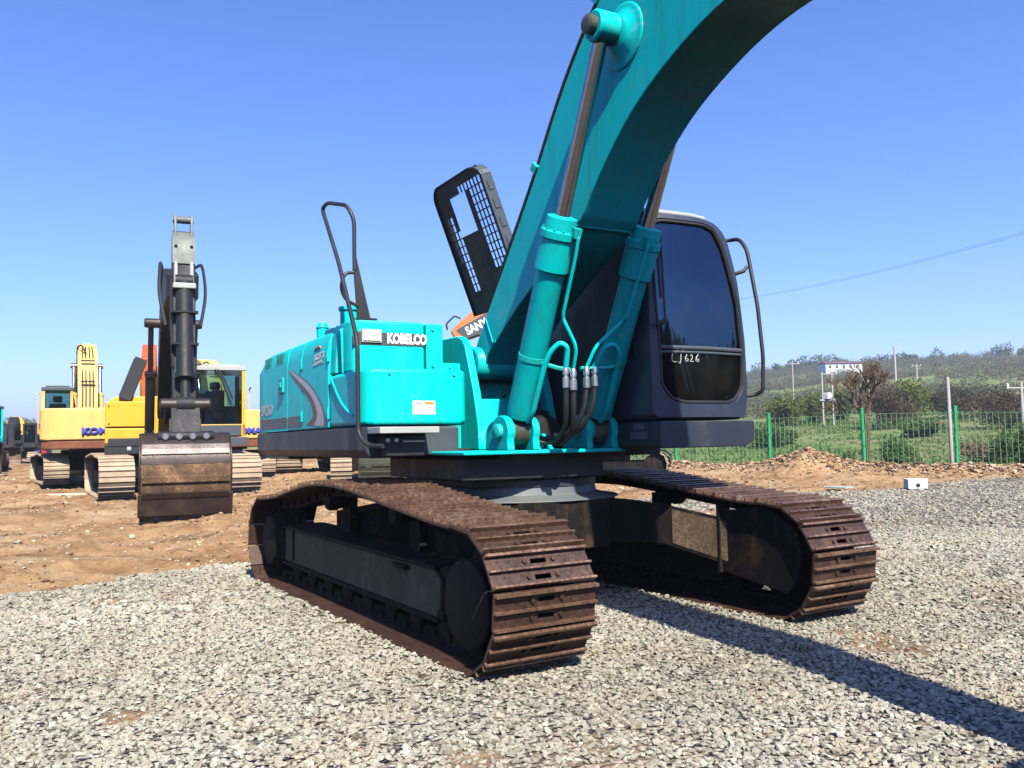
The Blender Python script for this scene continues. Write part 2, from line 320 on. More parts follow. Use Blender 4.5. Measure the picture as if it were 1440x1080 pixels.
def make_ground():
    az_in = np.linspace(-40, 40, 560); az_out = np.linspace(42, 318, 70)
    az = np.radians(np.concatenate([az_in, az_out]))
    rr = np.concatenate([[0.02], np.geomspace(0.6, 70, 540), np.geomspace(72, 2600, 90)])
    A, D = np.meshgrid(az, rr); th = YAW - A
    X = CAM[0] + D*np.cos(th); Y = CAM[1] + D*np.sin(th); Z = height(X, Y)
    n, m = X.shape; co = np.stack([X, Y, Z], -1).reshape(-1, 3)
    i, j = np.meshgrid(np.arange(n-1), np.arange(m), indexing='ij'); j2 = (j+1) % m
    f = np.stack([i*m+j, i*m+j2, (i+1)*m+j2, (i+1)*m+j], -1).reshape(-1, 4)[:, ::-1]
    me = bpy.data.meshes.new('ground'); me.vertices.add(len(co)); me.vertices.foreach_set('co', co.ravel())
    me.loops.add(f.size); me.loops.foreach_set('vertex_index', f.ravel().astype(np.int32))
    me.polygons.add(len(f)); me.polygons.foreach_set('loop_start', np.arange(len(f), dtype=np.int32)*4)
    me.polygons.foreach_set('use_smooth', np.ones(len(f), bool))
    x, y = co[:, 0], co[:, 1]; fs = fence_side(x, y); d, a = polar(x, y)
    att = me.attributes.new('gravel', 'FLOAT', 'POINT'); att.data.foreach_set('value', gravel_mask(x, y).astype(np.float32))
    gr = sstep(0.5, 2.5, fs + (fbm(x*0.6, y*0.6, 33)-0.5)*3)*sstep(0, 8, a)
    gr = np.maximum(gr, sstep(75, 120, d)); att = me.attributes.new('green', 'FLOAT', 'POINT'); att.data.foreach_set('value', gr.astype(np.float32))
    me.update(calc_edges=True); me.validate()
    q = NT('ground_surface')
    ga = q.n('ShaderNodeAttribute'); ga.attribute_name = 'gravel'; ge = q.n('ShaderNodeAttribute'); ge.attribute_name = 'green'
    big = q.noise(0.35, 6, 0.6); mid = q.noise(2.6, 6, 0.62); fine = q.noise(22, 5, 0.65); vf = q.noise(90, 3, 0.6)
    dirt = q.ramp(q.mix(0.5, big, mid), [(0.32, (0.15,0.080,0.038)), (0.45, (0.30,0.178,0.085)), (0.57, (0.42,0.272,0.143)), (0.70, (0.52,0.385,0.235))])
    stk = q.noise(1.6, 6, 0.7, stretch=(1.0, 0.30, 1.0)); dirt = q.mix(q.ramp(stk, [(0.50, 0.0), (0.66, 0.75)]), dirt, (0.135,0.075,0.038)); pal = q.noise(0.9, 5, 0.65, stretch=(1.0, 0.4, 1.0)); dirt = q.mix(q.ramp(pal, [(0.52, 0.0), (0.70, 0.7)]), dirt, (0.48,0.36,0.225))
    dirt = q.mix(1.0, dirt, q.ramp(q.mix(0.5, fine, vf), [(0.3, 0.55), (0.7, 1.3)]), 'MULTIPLY')
    vo = q.n('ShaderNodeTexVoronoi'); vo.inputs['Scale'].default_value = 21; q.l(q.pos, vo.inputs['Vector'])
    gcol = q.n('ShaderNodeSeparateColor'); q.l(vo.outputs['Color'], gcol.inputs[0])
    stone = q.ramp(gcol.outputs[0], [(0.0, (0.18,0.16,0.12)), (0.3, (0.32,0.29,0.225)), (0.6, (0.42,0.385,0.31)), (0.85, (0.52,0.48,0.40)), (1.0, (0.66,0.62,0.54))])
    stone = q.mix(1.0, stone, q.ramp(vo.outputs['Distance'], [(0.0, 1.1), (0.55, 0.35)]), 'MULTIPLY')
    stone = q.mix(q.ramp(mid, [(0.5, 0.0), (0.75, 0.5)]), stone, (0.30,0.19,0.10))
    fld = q.ramp(q.mix(0.45, big, q.noise(0.08, 5)), [(0.36, (0.09,0.155,0.04)), (0.47, (0.14,0.205,0.06)), (0.54, (0.17,0.17,0.08)), (0.64, (0.26,0.20,0.13))])
    fld = q.mix(1.0, fld, q.ramp(fine, [(0.3, 0.7), (0.7, 1.2)]), 'MULTIPLY')
    c = q.mix(ga.outputs['Fac'], dirt, stone); c = q.mix(ge.outputs['Fac'], c, fld); q.base(c)
    q.set(Roughness=0.95); q.p.inputs['Specular IOR Level'].default_value = 0.15
    hgt = q.mix(ga.outputs['Fac'], q.mix(0.5, fine, vf), vo.outputs['Distance']); hgt = q.mix(0.5, hgt, q.mix(ga.outputs['Fac'], q.mix(0.5, mid, q.noise(7, 5, 0.7)), hgt)); q.bump(hgt, 0.9, 0.09)
    me.materials.append(q.m)
    o = bpy.data.objects.new('ground', me); COL.objects.link(o); o['kind'] = 'structure'
    return o
make_ground()

def tri_mesh(name, V, F, mat, tint=None, nv=3, attr='tint'):
    me = bpy.data.meshes.new(name); me.vertices.add(len(V)); me.vertices.foreach_set('co', np.ascontiguousarray(V, np.float32).ravel())
    me.loops.add(F.size); me.loops.foreach_set('vertex_index', np.ascontiguousarray(F, np.int32).ravel())
    me.polygons.add(len(F)); me.polygons.foreach_set('loop_start', np.arange(len(F), dtype=np.int32)*nv)
    if tint is not None:
        a = me.attributes.new(attr, 'FLOAT', 'FACE'); a.data.foreach_set('value', np.ascontiguousarray(tint, np.float32))
    me.polygons.foreach_set('use_smooth', np.zeros(len(F), bool)); me.update(calc_edges=True); me.materials.append(mat)
    o = bpy.data.objects.new(name, me); COL.objects.link(o); return o

# ------------------------------------------------------------------ gravel (crushed stone, one uncountable mass)
def stone_shapes(sub, k=36):
    bm = bmesh.new(); bmesh.ops.create_icosphere(bm, subdivisions=sub, radius=1.0)
    bv = np.array([v.co[:] for v in bm.verts]); bf = np.array([[v.index for v in f.verts] for f in bm.faces]); bm.free()
    out = []
    for _ in range(k):
        v = bv.copy()
        for _c in range(7 if sub == 1 else 4):    # flat broken facets
            n = rng.normal(size=3); n /= np.linalg.norm(n); d = rng.uniform(0.34, 0.66)
            t = v @ n; v = v - np.outer(np.clip(t-d, 0, None), n)
        v *= np.array([rng.uniform(0.95, 1.4), rng.uniform(0.75, 1.05), rng.uniform(0.42, 0.70)])*(1.0 if sub == 1 else 1.12)
        out.append(v)
    return np.array(out), bf
def scatter(n, d0, d1, lim=39.0):
    d = np.sqrt(rng.uniform(d0*d0, d1*d1, n)); a = np.radians(rng.uniform(-lim, lim, n)); th = YAW-a
    return CAM[0]+d*np.cos(th), CAM[1]+d*np.sin(th), d
def make_stones():
    VV, FF, TT = [], [], []; base = 0
    for sub, n, d0, d1, s0, s1 in ((1, 56000, 2.6, 7.5, .009, .034), (0, 72000, 7.5, 14.0, .013, .038), (0, 36000, 14, 25, .020, .046), (0, 14000, 25, 40, .03, .055)):
        SV, bf = (SH1 if sub else SH0); nv = SV.shape[1]
        x, y, d = scatter(n, d0, d1)
        keep = rng.uniform(size=n) < gravel_mask(x, y)*1.02 + 0.012
        keep &= ~((np.abs(x) < 2.15) & (np.abs(np.abs(y)-1.30) < 0.33))          # none under the track plates
        x, y = x[keep], y[keep]; n = len(x); s = s0+(s1-s0)*rng.beta(1.5, 2.6, n)
        # stones shoved up along the edges of the tracks
        z = height(x, y) + s*rng.uniform(-0.10, 0.34, n) + .02*np.exp(-((np.abs(np.abs(y)-1.30)-.40)/.06)**2)*(np.abs(x) < 2.3)*rng.uniform(0, 1, n)
        th = rng.uniform(0, 2*np.pi, n); tx = rng.normal(0, 0.24, n); ty = rng.normal(0, 0.24, n)
        c, q = np.cos(th), np.sin(th); Z0, O1 = np.zeros(n), np.ones(n)
        Rz = np.stack([np.stack([c,-q,Z0],-1), np.stack([q,c,Z0],-1), np.stack([Z0,Z0,O1],-1)], 1)
        Rx = np.stack([np.stack([O1,Z0,Z0],-1), np.stack([Z0,np.cos(tx),-np.sin(tx)],-1), np.stack([Z0,np.sin(tx),np.cos(tx)],-1)], 1)
        Ry = np.stack([np.stack([np.cos(ty),Z0,np.sin(ty)],-1), np.stack([Z0,O1,Z0],-1), np.stack([-np.sin(ty),Z0,np.cos(ty)],-1)], 1)
        V = np.einsum('nij,nkj->nki', Rz @ Rx @ Ry, SV[rng.integers(0, len(SV), n)])*s[:, None, None]
        V += np.stack([x, y, z], -1)[:, None, :]
        VV.append(V.reshape(-1, 3)); FF.append((bf[None] + (base+np.arange(n)*nv)[:, None, None]).reshape(-1, 3)); base += n*nv
        TT.append(np.repeat(np.clip(rng.normal(0.52, 0.125, n) + (fbm(x*0.7, y*0.7, 77)-0.5)*0.5, 0, 1), len(bf)))
    V, F, tint = np.concatenate(VV), np.concatenate(FF), np.concatenate(TT)
    q = NT('crushed_stone'); at = q.n('ShaderNodeAttribute'); at.attribute_name = 'tint'
    col = q.ramp(at.outputs['Fac'], [(0.02, (0.10,0.085,0.065)), (0.22, (0.155,0.14,0.108)), (0.40, (0.235,0.217,0.17)), (0.55, (0.285,0.268,0.215)), (0.72, (0.335,0.318,0.258)), (0.9, (0.44,0.42,0.35)), (1.0, (0.58,0.56,0.49))])
    m = q.noise(1.3, 4); col = q.mix(q.ramp(m, [(0.5, 0.0), (0.72, 0.35)]), col, (0.30,0.225,0.14))
    hu = q.n('ShaderNodeTexWhiteNoise'); hu.noise_dimensions = '1D'; q.l(at.outputs['Fac'], hu.inputs['W'])
    col = q.mix(0.35, col, q.mix(1.0, col, q.ramp(hu.outputs['Value'], [(0.0, (1.12,0.98,0.86)), (0.35, (1.0,1.0,1.0)), (0.65, (0.90,1.06,0.98)), (1.0, (1.10,1.03,1.06))]), 'MULTIPLY'))
    nn = q.noise(60, 3); col = q.mix(1.0, col, q.ramp(nn, [(0.3, 0.78), (0.7, 1.15)]), 'MULTIPLY')
    q.base(col); q.set(Roughness=0.88); q.p.inputs['Specular IOR Level'].default_value = 0.25
    o = tri_mesh('gravel', V, F, q.m, tint); o['kind'] = 'stuff'
SH1, SH0 = stone_shapes(1), stone_shapes(0)
make_stones(); SHAPES, SBF = SH0
def make_clods():
    SV = np.array(SHAPES); nv = SV.shape[1]; n0 = 26000
    d = rng.uniform(5, 42, n0)**1.0; a = np.radians(rng.uniform(-33, 33, n0)); th = YAW-a
    x, y = CAM[0]+d*np.cos(th), CAM[1]+d*np.sin(th); fs = fence_side(x, y)
    near = np.exp(-((fs+0.6)/1.0)**2)
    tt, ff = rng.uniform(-14, 15, 9000), rng.normal(-.7, .75, 9000)     # more of them along the fence berm
    x = np.concatenate([x, FENCE0[0]+FENCED[0]*tt-FENCED[1]*ff]); y = np.concatenate([y, FENCE0[1]+FENCED[1]*tt+FENCED[0]*ff])
    d, _ = polar(x, y); fs = fence_side(x, y); near = np.exp(-((fs+0.6)/1.0)**2); n0 = len(x)
    keep = (gravel_mask(x, y) < 0.5) & (fs < 1.2) & (rng.uniform(size=n0) < 0.35+0.6*near+0.4*(fbm(x*.8, y*.8, 13) > .58))
    x, y, d, near = x[keep], y[keep], d[keep], near[keep]; n = len(x)
    s = (0.008+0.06*rng.beta(1, 8, n))*(1+d/30) + near*rng.beta(1, 5, n)*0.13
    th = rng.uniform(0, 6.28, n); c, q = np.cos(th), np.sin(th)
    b = SV[rng.integers(0, len(SV), n)]*s[:, None, None]*np.array([1, 1, 1.1])
    V = np.stack([b[..., 0]*c[:, None]-b[..., 1]*q[:, None], b[..., 0]*q[:, None]+b[..., 1]*c[:, None], b[..., 2]], -1)
    V += np.stack([x, y, height(x, y)+s*0.2], -1)[:, None, :]
    F = (SBF[None] + (np.arange(n)*nv)[:, None, None]).reshape(-1, 3)
    q = NT('earth_clods'); at = q.n('ShaderNodeAttribute'); at.attribute_name = 'tint'
    col = q.ramp(at.outputs['Fac'], [(0.0, (0.08,0.042,0.02)), (0.4, (0.20,0.12,0.06)), (0.75, (0.36,0.245,0.14)), (1.0, (0.50,0.41,0.29))])
    q.base(col); q.set(Roughness=0.95); q.bump(q.noise(40, 4), 0.5, 0.02)
    o = tri_mesh('clods', V.reshape(-1, 3), F, q.m, np.repeat(rng.uniform(0, 1, n), len(SBF))); o['kind'] = 'stuff'
make_clods()

# ------------------------------------------------------------------ main excavator
EX = empty('excavator', 'large teal crawler excavator with open black bonnet and navy cab, nearest on the gravel', 'excavator')
HX = Matrix.Rotation(SLEW, 4, 'Z')
def H(): return MB(HX)
T, NV, SK, BK = M['teal'], M['navy'], M['skirt'], M['black']

def loop_points(path, n):
    """n points at equal arc length round a closed path, with tangents"""
    L = [0]
    for a, b in zip(path, path[1:]+path[:1]): L.append(L[-1]+(b-a).length)
    out = []; k = 0
    for i in range(n):
        s = L[-1]*i/n
        while L[k+1] < s: k += 1
        t = (s-L[k])/(L[k+1]-L[k]); a, b = path[k], path[(k+1) % len(path)]
        out.append((a.lerp(b, t), (b-a).normalized()))
    return out, L[-1]
def track_path(xf, rf, xr, rr, top, zc0=0.0):
    """outline of a crawler chain in (x, z): front idler, sagging top, rear sprocket, flat bottom"""
    P = []
    for k in range(15):
        a = R(-90 + 180*k/14); P.append(Vector((xf+rf*math.cos(a), 0, zc0+rf+rf*math.sin(a))))
    sp = spline([(P[-1].x, 0, P[-1].z)] + [(x, 0, z) for x, z in top] + [(xr, 0, zc0+2*rr)], 5)
    P += sp[1:-1]
    for k in range(15):
        a = R(90 + 180*k/14); P.append(Vector((xr+rr*math.cos(a), 0, zc0+rr+rr*math.sin(a))))
    return P
def chain(mb, path, n, y0, w, detail=True, grouser=0.030, gap=0.012):
    pts, L = loop_points(path, n); pitch = L/n
    for p, t in pts:
        nrm = Vector((t.z, 0, -t.x))          # outward for an anticlockwise path seen from -y
        Mx = Matrix((t, Vector((0,1,0)), nrm)).transposed()
        def bx(cx, cy, cz, sx, sy, sz): mb.obox(p + Mx @ Vector((cx, cy-0, cz)) + Vector((0, y0, 0)), (sx, sy, sz), Mx)
        ln = pitch-gap; mb.mat(0)
        if detail:
            hw = 0.055; q = 0.030
            cuts = [(-ln/2, 0), (-ln*.25-q/2, 1), (-ln*.25+q/2, 0), (ln*.22-q/2, 1), (ln*.22+q/2, 0)]; ends = [c_[0] for c_ in cuts[1:]]+[ln/2]
            for (c0, hole), c1 in zip(cuts, ends):
                if not hole: bx((c0+c1)/2, 0, -0.008, c1-c0, w, 0.016)
                else:
                    for sgn in (-1, 1): bx((c0+c1)/2, sgn*(w/2+hw)/2, -0.0085, c1-c0+.001, w/2-hw, 0.015)
            for sgn in (-1, 1):
                for cx in (-ln*.25, ln*.22):
                    c = p + Mx @ Vector((cx, 0, 0)) + Vector((0, y0+sgn*0.098, 0)); mb.cyl(c-nrm*0.004, c+nrm*0.014, 0.0145, n=6)
            for cx, gh, gw in ((-ln*0.475, grouser*.95, .013), (-ln*0.01, grouser*0.92, .012), (ln*0.455, grouser*1.05, .017)):
                mb.mat(2); bx(cx, 0, gh/2, gw, w, gh)
            mb.mat(1)
            for sgn in (-1, 1): bx(0, sgn*0.085, -0.066, pitch*1.04, 0.042, 0.098)
            c = p + Vector((0, y0, 0)) - nrm*0.07 + t*pitch*0.5; mb.cyl(c-Vector((0,.125,0)), c+Vector((0,.125,0)), 0.026, n=8)
        else:
            bx(0, 0, -0.01, ln, w, 0.02)
            for cx in (-ln*0.42, ln*0.1): bx(cx, 0, grouser/2, 0.02, w, grouser)
    return pitch
TOP = [(1.73,.862),(1.17,.915),(.36,1.0),(-.1,1.028),(-.6,1.018),(-1.1,.955),(-1.65,.868)]
def crawler(side):
    yc = side*1.30; path = track_path(2.03, 0.425, -2.12, 0.415, TOP, 0.0)
    mb = MB(); chain(mb, path, 50, yc, 0.69)
    tr = mb.build('crawler_track', [M['track'], M['frame'], M['grouser']], EX)
    f = MB(); out = side                     # outward direction along y
    def yy(a, b): return (yc+out*a, yc+out*b) if out > 0 else (yc+out*b, yc+out*a)
    prof = [(-1.95,.22),(1.42,.19),(1.50,.30),(1.50,.46),(1.40,.53),(-1.75,.56),(-1.95,.50)]
    f.prism(prof, 'y', *yy(-.22, .16))
    f.prism([(-1.9,.545),(1.42,.515),(1.42,.545),(-1.9,.575)], 'y', *yy(-.235, .185))
    f.prism([(-1.9,.20),(1.45,.175),(1.45,.205),(-1.9,.232)], 'y', *yy(-.235, .185))
    f.prism([(.78,.475),(1.0,.47),(1.0,.50),(.78,.505)], 'y', *yy(.160, .21))
    f.prism([(-2.0,.25),(-1.86,.24),(-1.86,.54),(-2.0,.53)], 'y', *yy(-.2, .19))
    f.prism([(-1.62,.26),(-1.57,.26),(-1.57,.54),(-1.62,.54)], 'y', *yy(.150, .18))
    f.mat(1); f.prism([(-1.86,.238),(1.40,.208),(1.46,.30),(1.46,.46),(1.38,.512),(-1.86,.542)], 'y', *yy(.155, .168)); f.mat(0)
    # idler yoke and its guard plates
    f.prism([(1.40,.24),(1.56,.22),(2.02,.30),(2.02,.52),(1.56,.56),(1.40,.52)], 'y', *yy(-.19, -.13))
    f.prism([(1.40,.24),(1.56,.22),(2.02,.30),(2.02,.52),(1.56,.56),(1.40,.52)], 'y', *yy(.10, .15))
    g = [(1.525,.30),(1.62,.305),(2.17,.20),(2.27,.32),(2.31,.48),(2.28,.62),(2.19,.715),(2.06,.79),(1.90,.815),(1.60,.775),(1.525,.80)]
    f.prism([(1.53,.29)]+g[2:-1]+[(1.53,.785)], 'y', *yy(-.300, -.275))
    f.prism([(1.50,.28),(1.535,.28),(1.535,.84),(1.50,.84)], 'y', *yy(-.325, -.20))
    f.build('track_frame', [M['frame'], M['beam']], tr, bevel=0.008)
    i = MB(); c0 = Vector((2.03, yc, .425))
    i.lathe(c0-Vector((0,.11,0)), c0+Vector((0,.11,0)), [(0,.30),(.02,.335),(.05,.335),(.055,.362),(.165,.362),(.17,.335),(.20,.335),(.22,.30)], 36)
    i.cyl(c0-Vector((0,.19,0)), c0+Vector((0,.19,0)), .10, n=20)
    i.build('idler', M['frame'], tr)
    dsk = MB(); d0 = Vector((1.86, yc+out*.175, .36)); dsk.lathe(d0, d0+Vector((0,out*.03,0)), [(0,.275),(.018,.275),(.028,.262)], 40)
    dsk.build('idler_cover', M['disc'], tr)
    s = MB(); c1 = Vector((-2.12, yc, .415)); teeth = []
    for k in range(42):
        a = 2*math.pi*k/42; r = .355 if k % 2 else .30; teeth.append((c1.x+r*math.cos(a), c1.z+r*math.sin(a)))
    s.prism(teeth, 'y', yc-.04, yc+.04)
    s.lathe(c1, c1+Vector((0,out,0)), [(0.0,.27),(.16,.27),(.20,.24),(.25,.235),(.26,.20)], 30)
    s.build('sprocket', M['frame'], tr)
    for k in range(8):
        b = MB(); x = -1.62+k*.44; z = .19
        b.lathe((x, yc-.15, z), (x, yc+.15, z), [(0,.06),(.02,.115),(.05,.115),(.055,.085),(.10,.085),(.105,.095),(.195,.095),(.20,.085),(.245,.085),(.25,.115),(.28,.115),(.30,.06)], 18)
        b.box(x-.055, x+.055, yc-.165, yc+.165, z+.01, z+.06)
        b.build('bottom_roller', M['frame'], tr)
    for x, z in ((-.78, .855), (.62, .835)):
        b = MB(); b.lathe((x, yc-.13, z), (x, yc+.13, z), [(0,.07),(.03,.085),(.09,.085),(.095,.07),(.165,.07),(.17,.085),(.23,.085),(.26,.07)], 18)
        b.box(x-.09, x+.09, yc-.05-.1*side, yc+.02-.1*side, .53, z+.03)
        b.build('carrier_roller', M['frame'], tr)
    return tr
crawler(-1); crawler(1)
u = MB(); u.mat(0)
for sx in (-1, 1):
    for sy in (-1, 1):                        # four legs of the lower frame
        a = [(.25,.42*sy,.86,.50),(.70,.95*sy,.80,.47),(1.32,1.12*sy,.70,.33)]
        vs = []
        for (x, y, zt, zb) in a:
            w = .0
            vs += [(sx*(x+.33), y-.10*sy, zt),(sx*(x-.33), y+.10*sy, zt),(sx*(x-.33), y+.10*sy, zb),(sx*(x+.33), y-.10*sy, zb)]
        fs = [(0,1,2,3),(8,11,10,9)]
        for k in (0, 4): fs += [(k+i, k+4+i, k+4+(i+1) % 4, k+(i+1) % 4) for i in range(4)]
        u.add(vs, fs)
u.prism([(math.cos(R(22.5+45*k))*.98, math.sin(R(22.5+45*k))*.92) for k in range(8)], 'z', .48, .868)
u.mat(1); u.lathe((0,0,.862), (0,0,1.0), [(0,.93),(.012,.93),(.03,.80),(.05,.74),(.115,.725)], 48)
u.build('lower_frame', [M['frame'], M['ltgrey']], EX, bevel=0.012)
a0, a1, z0_, z1_ = Vector((1.03,.85,0)), Vector((1.65,1.02,0)), (.80,.47), (.70,.33)
m = MB(); n_ = Vector((a1.y-a0.y, -(a1.x-a0.x), 0)).normalized()*.004; q_ = []
for t, k, e_ in ((.12,0,-.03),(.95,0,-.03),(.95,1,.03),(.12,1,.03)):
    z_ = (z0_[k]*(1-t)+z1_[k]*t)+e_; p_ = a0.lerp(a1, t); q_.append((p_.x+n_.x, p_.y+n_.y, z_))
m.add(q_ + [(x_-n_.x*1.5, y_-n_.y*1.5, z_) for x_, y_, z_ in q_], [(3,2,1,0),(4,5,6,7),(0,1,5,4),(1,2,6,5),(2,3,7,6),(3,0,4,7)]); m.build('mud_cake', M['mud'], EX)
bm_ = MB(); bm_.mat(0)
bm_.lathe((0,0,.975), (0,0,1.245), [(0,.735),(.055,.735),(.058,.70),(.11,.70),(.112,.755),(.165,.755),(.168,.72),(.26,.72)], 56)
for zt, rr in ((1.031,.715),(1.142,.738)):
    for k in range(36):
        a = 2*math.pi*k/36; bm_.cyl((rr*math.cos(a), rr*math.sin(a), zt), (rr*math.cos(a), rr*math.sin(a), zt+.022), .016, n=6)
bm_.build('swing_bearing', M['skirt'], EX)

# --- upper structure, all in the slewed frame
d = H(); d.box(-3.0, .80, -.55, .50, 1.215, 1.262); d.box(-3.0, .30, .50, 1.43, 1.2, 1.28); d.box(-3.0,.30,-1.42,-.55,1.235,1.30)
d.box(-.75, .78, -.86, .44, 1.05, 1.22); d.box(-.75, .62, -.70, .30, .99, 1.06)
d.build('deck', M['black'], EX, bevel=0.01)
s = H(); s.prism([(-1.49,1.30),(-1.44,1.247),(-1.2,1.243),(-1.2,1.482),(-1.49,1.482)], 'x', -3.25, .345)
s.prism([(-1.49,1.482),(-1.40,1.482),(-1.40,1.478)], 'x', -3.2, -3.19)
s.build('side_skirt', SK, EX, bevel=0.012)
s = H(); s.box(.20, .352, -1.19, -.68, 1.247, 1.482); s.build('front_skirt', M['dgrey'], EX, bevel=0.02)
s = H(); s.prism([(-1.40,1.40),(-1.36,1.25),(-1.05,1.25),(-1.05,1.42)], 'x', .20, .50); s.mat(1)
for y in (-1.36, -1.29): s.cyl((.50,y,1.375), (.52,y,1.375), .02, n=8)
s.box(.50,.525,-1.24,-1.06,1.355,1.372)
st = s.build('step_bracket', [M['black'], M['steel']], EX, bevel=0.006)
s = H(); s.box(.36, .64, -1.47, -.985, 1.424, 1.474); 
s.build('step_tread', M['palegrey'], EX, bevel=0.006)
def hood_sec(top):  # y, z section of the engine housing side
    return [(-1.49,1.490),(-1.49,2.16),(-1.478,2.25),(-1.445,2.325),(-1.385,top-.02),(-1.28,top),(-.45,top+.025),(-.45,1.49)]
for (x0, x1) in ((-1.922, -1.405), (-1.393, -.572)):
    b = H(); b.prism(hood_sec(2.375), 'x', x0, x1); b.build('side_door', T, EX, bevel=0.016, seg=3)
b = H()                                       # rearmost door, rounded towards the back
sec = hood_sec(2.372); vs = []; xs = [(-1.934,0),(-2.6,0),(-2.95,.012),(-3.12,.06),(-3.21,.14),(-3.25,.26)]
for x, dr in xs:
    vs += [(x, y + (0 if abs(y) < .6 else min(dr*.12, .03)), z-(dr if z > 2.2 else 0)) for y, z in sec]
n = len(sec); fs = [list(range(n)), list(range((len(xs)-1)*n, len(xs)*n))[::-1]]
fs += [(k*n+i, (k+1)*n+i, (k+1)*n+(i+1) % n, k*n+(i+1) % n) for k in range(len(xs)-1) for i in range(n)]
b.add(vs, fs); rd = b.build('side_door', T, EX, bevel=0.014, seg=3)
for x in (-2.87, -2.80, -2.73, -2.66, -2.36, -2.29, -2.22, -2.15):
    lv = H(); lv.box(x, x+.016, -1.4925, -1.46, 2.19, 2.29); lv.build('louvre', M['slot'], rd)
lt = H(); lt.box(-2.22, -2.06, -1.512, -1.48, 1.88, 2.04); lt.box(-2.18,-2.10,-1.525,-1.50,1.93,1.99); lt.build('latch', M['teal_worn'], rd, bevel=0.012)
b = H()                                       # counterweight
cw = [(-2.45,-1.36),(-3.26,-1.40),(-3.40,-1.30),(-3.52,-1.05),(-3.60,-.6),(-3.62,0),(-3.60,.6),(-3.52,1.05),(-3.40,1.30),(-3.2,1.40),(-2.45,1.40)]
b.prism(cw, 'z', 1.20, 2.22); b.build('counterweight', T, EX, bevel=0.05, seg=3)
b = H(); b.prism([(-.62,1.487),(-.62,2.20),(-.5,2.26),(1.2,2.26),(1.44,2.2),(1.44,1.30),(.62,1.30)], 'x', -3.2, -.62); b.build('engine_housing', T, EX, bevel=0.03)
b = H()                                       # low fuel tank with rounded front corner
tk = [(-.560,-1.488),(.20,-1.488),(.27,-1.482),(.325,-1.455),(.350,-1.40),(.350,-.66),(.335,-.61),(.28,-.592),(-.560,-.592)]
b.prism(tk, 'z', 1.488, 1.945); b.build('fuel_tank', T, EX, bevel=0.045, seg=4)
cr = H(); cr.tube(spline([(-.515,-1.485,1.935),(-.40,-1.487,1.84),(-.25,-1.488,1.72),(-.08,-1.487,1.63),(.10,-1.485,1.575)], 5), .014, 8); cr.build('crease', T, EX)
b = H()                                       # upper tank behind it, with name panel
up = [(-.57,-1.40),(-.30,-1.405),(-.23,-1.385),(-.20,-1.33),(-.20,-.735),(-1.0,-.735),(-1.0,-1.40)]
b.prism(up, 'z', 1.947, 2.40); ut = b.build('upper_tank', T, EX, bevel=0.03, seg=3)
b = H(); b.box(-.9, -.205, -.722, -.555, 1.947, 2.395); b.build('filler_box', T, EX, bevel=0.02)
b = H(); b.prism([(-1.475,1.947),(-1.455,2.30),(-1.40,2.36),(-1.3,2.37),(-1.3,1.947)], 'x', -.575, -.42); b.build('corner_panel', T, EX, bevel=0.02)
for x_, z_ in ((-1.40,2.12),(-1.40,1.62),(-.566,2.12),(-.566,1.62)):
    b = H(); b.cyl((x_,-1.492,z_-.05), (x_,-1.492,z_+.05), .012, n=8); b.build('hinge', T, EX)
for y_, z_ in ((-.66,2.34),(-.66,2.02),(-1.28,1.90),(-.72,1.90)):
    b = H(); xx = -.203 if z_ > 1.95 else .351
    b.cyl((xx-.01,y_,z_), (xx+.008,y_,z_), .013, n=6); b.build('cover_bolt', M['teal_worn'], EX)
# name strip with lettering and work lamp
Mf = HX @ frame((-.196, -1.065, 2.239), (0,1,0), (0,0,1))
b = H(); b.box(-.203, -.196, -1.392, -.738, 2.184, 2.296); strip = b.build('name_strip', M['dgrey'], EX, bevel=0.004)
text('lettering', 'KOBELCO', .115, M['white'], HX @ frame((-.1945, -.905, 2.243), (0,1,0), (0,0,1)), strip, bold=0.006, sx=.70)
b = H(); b.box(-.206, -.182, -1.318, -1.140, 2.205, 2.318); b.mat(1); b.box(-.190, -.176, -1.305, -1.153, 2.217, 2.306)
for k in range(4): b.box(-.177,-.173,-1.30+k*.037,-1.278+k*.037,2.22,2.303)
b.build('work_lamp', [M['palegrey'], M['lamp']], EX, bevel=0.004)
# stickers and side graphics
b = H(); b.box(.348, .3535, -1.088, -.891, 1.577, 1.686); stk = b.build('sticker', M['white'], EX)
b = H(); b.box(.353, .3545, -.985, -.905, 1.655, 1.677); b.build('sticker_print', M['orange'], stk)
b = H()
b.box(.353,.3546,-1.072,-1.0,1.662,1.667); b.box(.353,.3546,-1.025,-1.022,1.63,1.66)
b.build('sticker_print', M['dgrey'], stk)
def side_poly(name, pts, mat, y=-1.4935, parent=EX):
    b = H(); b.prism(pts, 'y', y, -1.46); return b.build(name, mat, parent)
sw_out = spline([(-1.915,0,2.105),(-1.62,0,2.05),(-1.37,0,1.985),(-1.10,0,1.895),(-.90,0,1.80),(-.74,0,1.69),(-.66,0,1.60),(-.625,0,1.51)], 5)
sw_in = spline([(-1.915,0,2.105),(-1.70,0,2.0),(-1.50,0,1.915),(-1.30,0,1.835),(-1.13,0,1.75),(-1.05,0,1.67),(-1.05,0,1.60),(-1.26,0,1.535)], 5)
def clip(pts, a, b): return [(p.x, p.z) for p in pts if a <= p.x <= b]
def swoosh(name, t0, t1, mat, y):
    b = H(); n = len(sw_out)
    A = [sw_out[i].lerp(sw_in[i], t0) for i in range(n)]; B = [sw_out[i].lerp(sw_in[i], t1) for i in range(n)]
    vs = [(p.x, y, p.z) for p in A] + [(p.x, y, p.z) for p in B]
    b.add(vs, [(i, i+1, n+i+1, n+i) for i in range(n-1)]); return b.build(name, mat, EX)
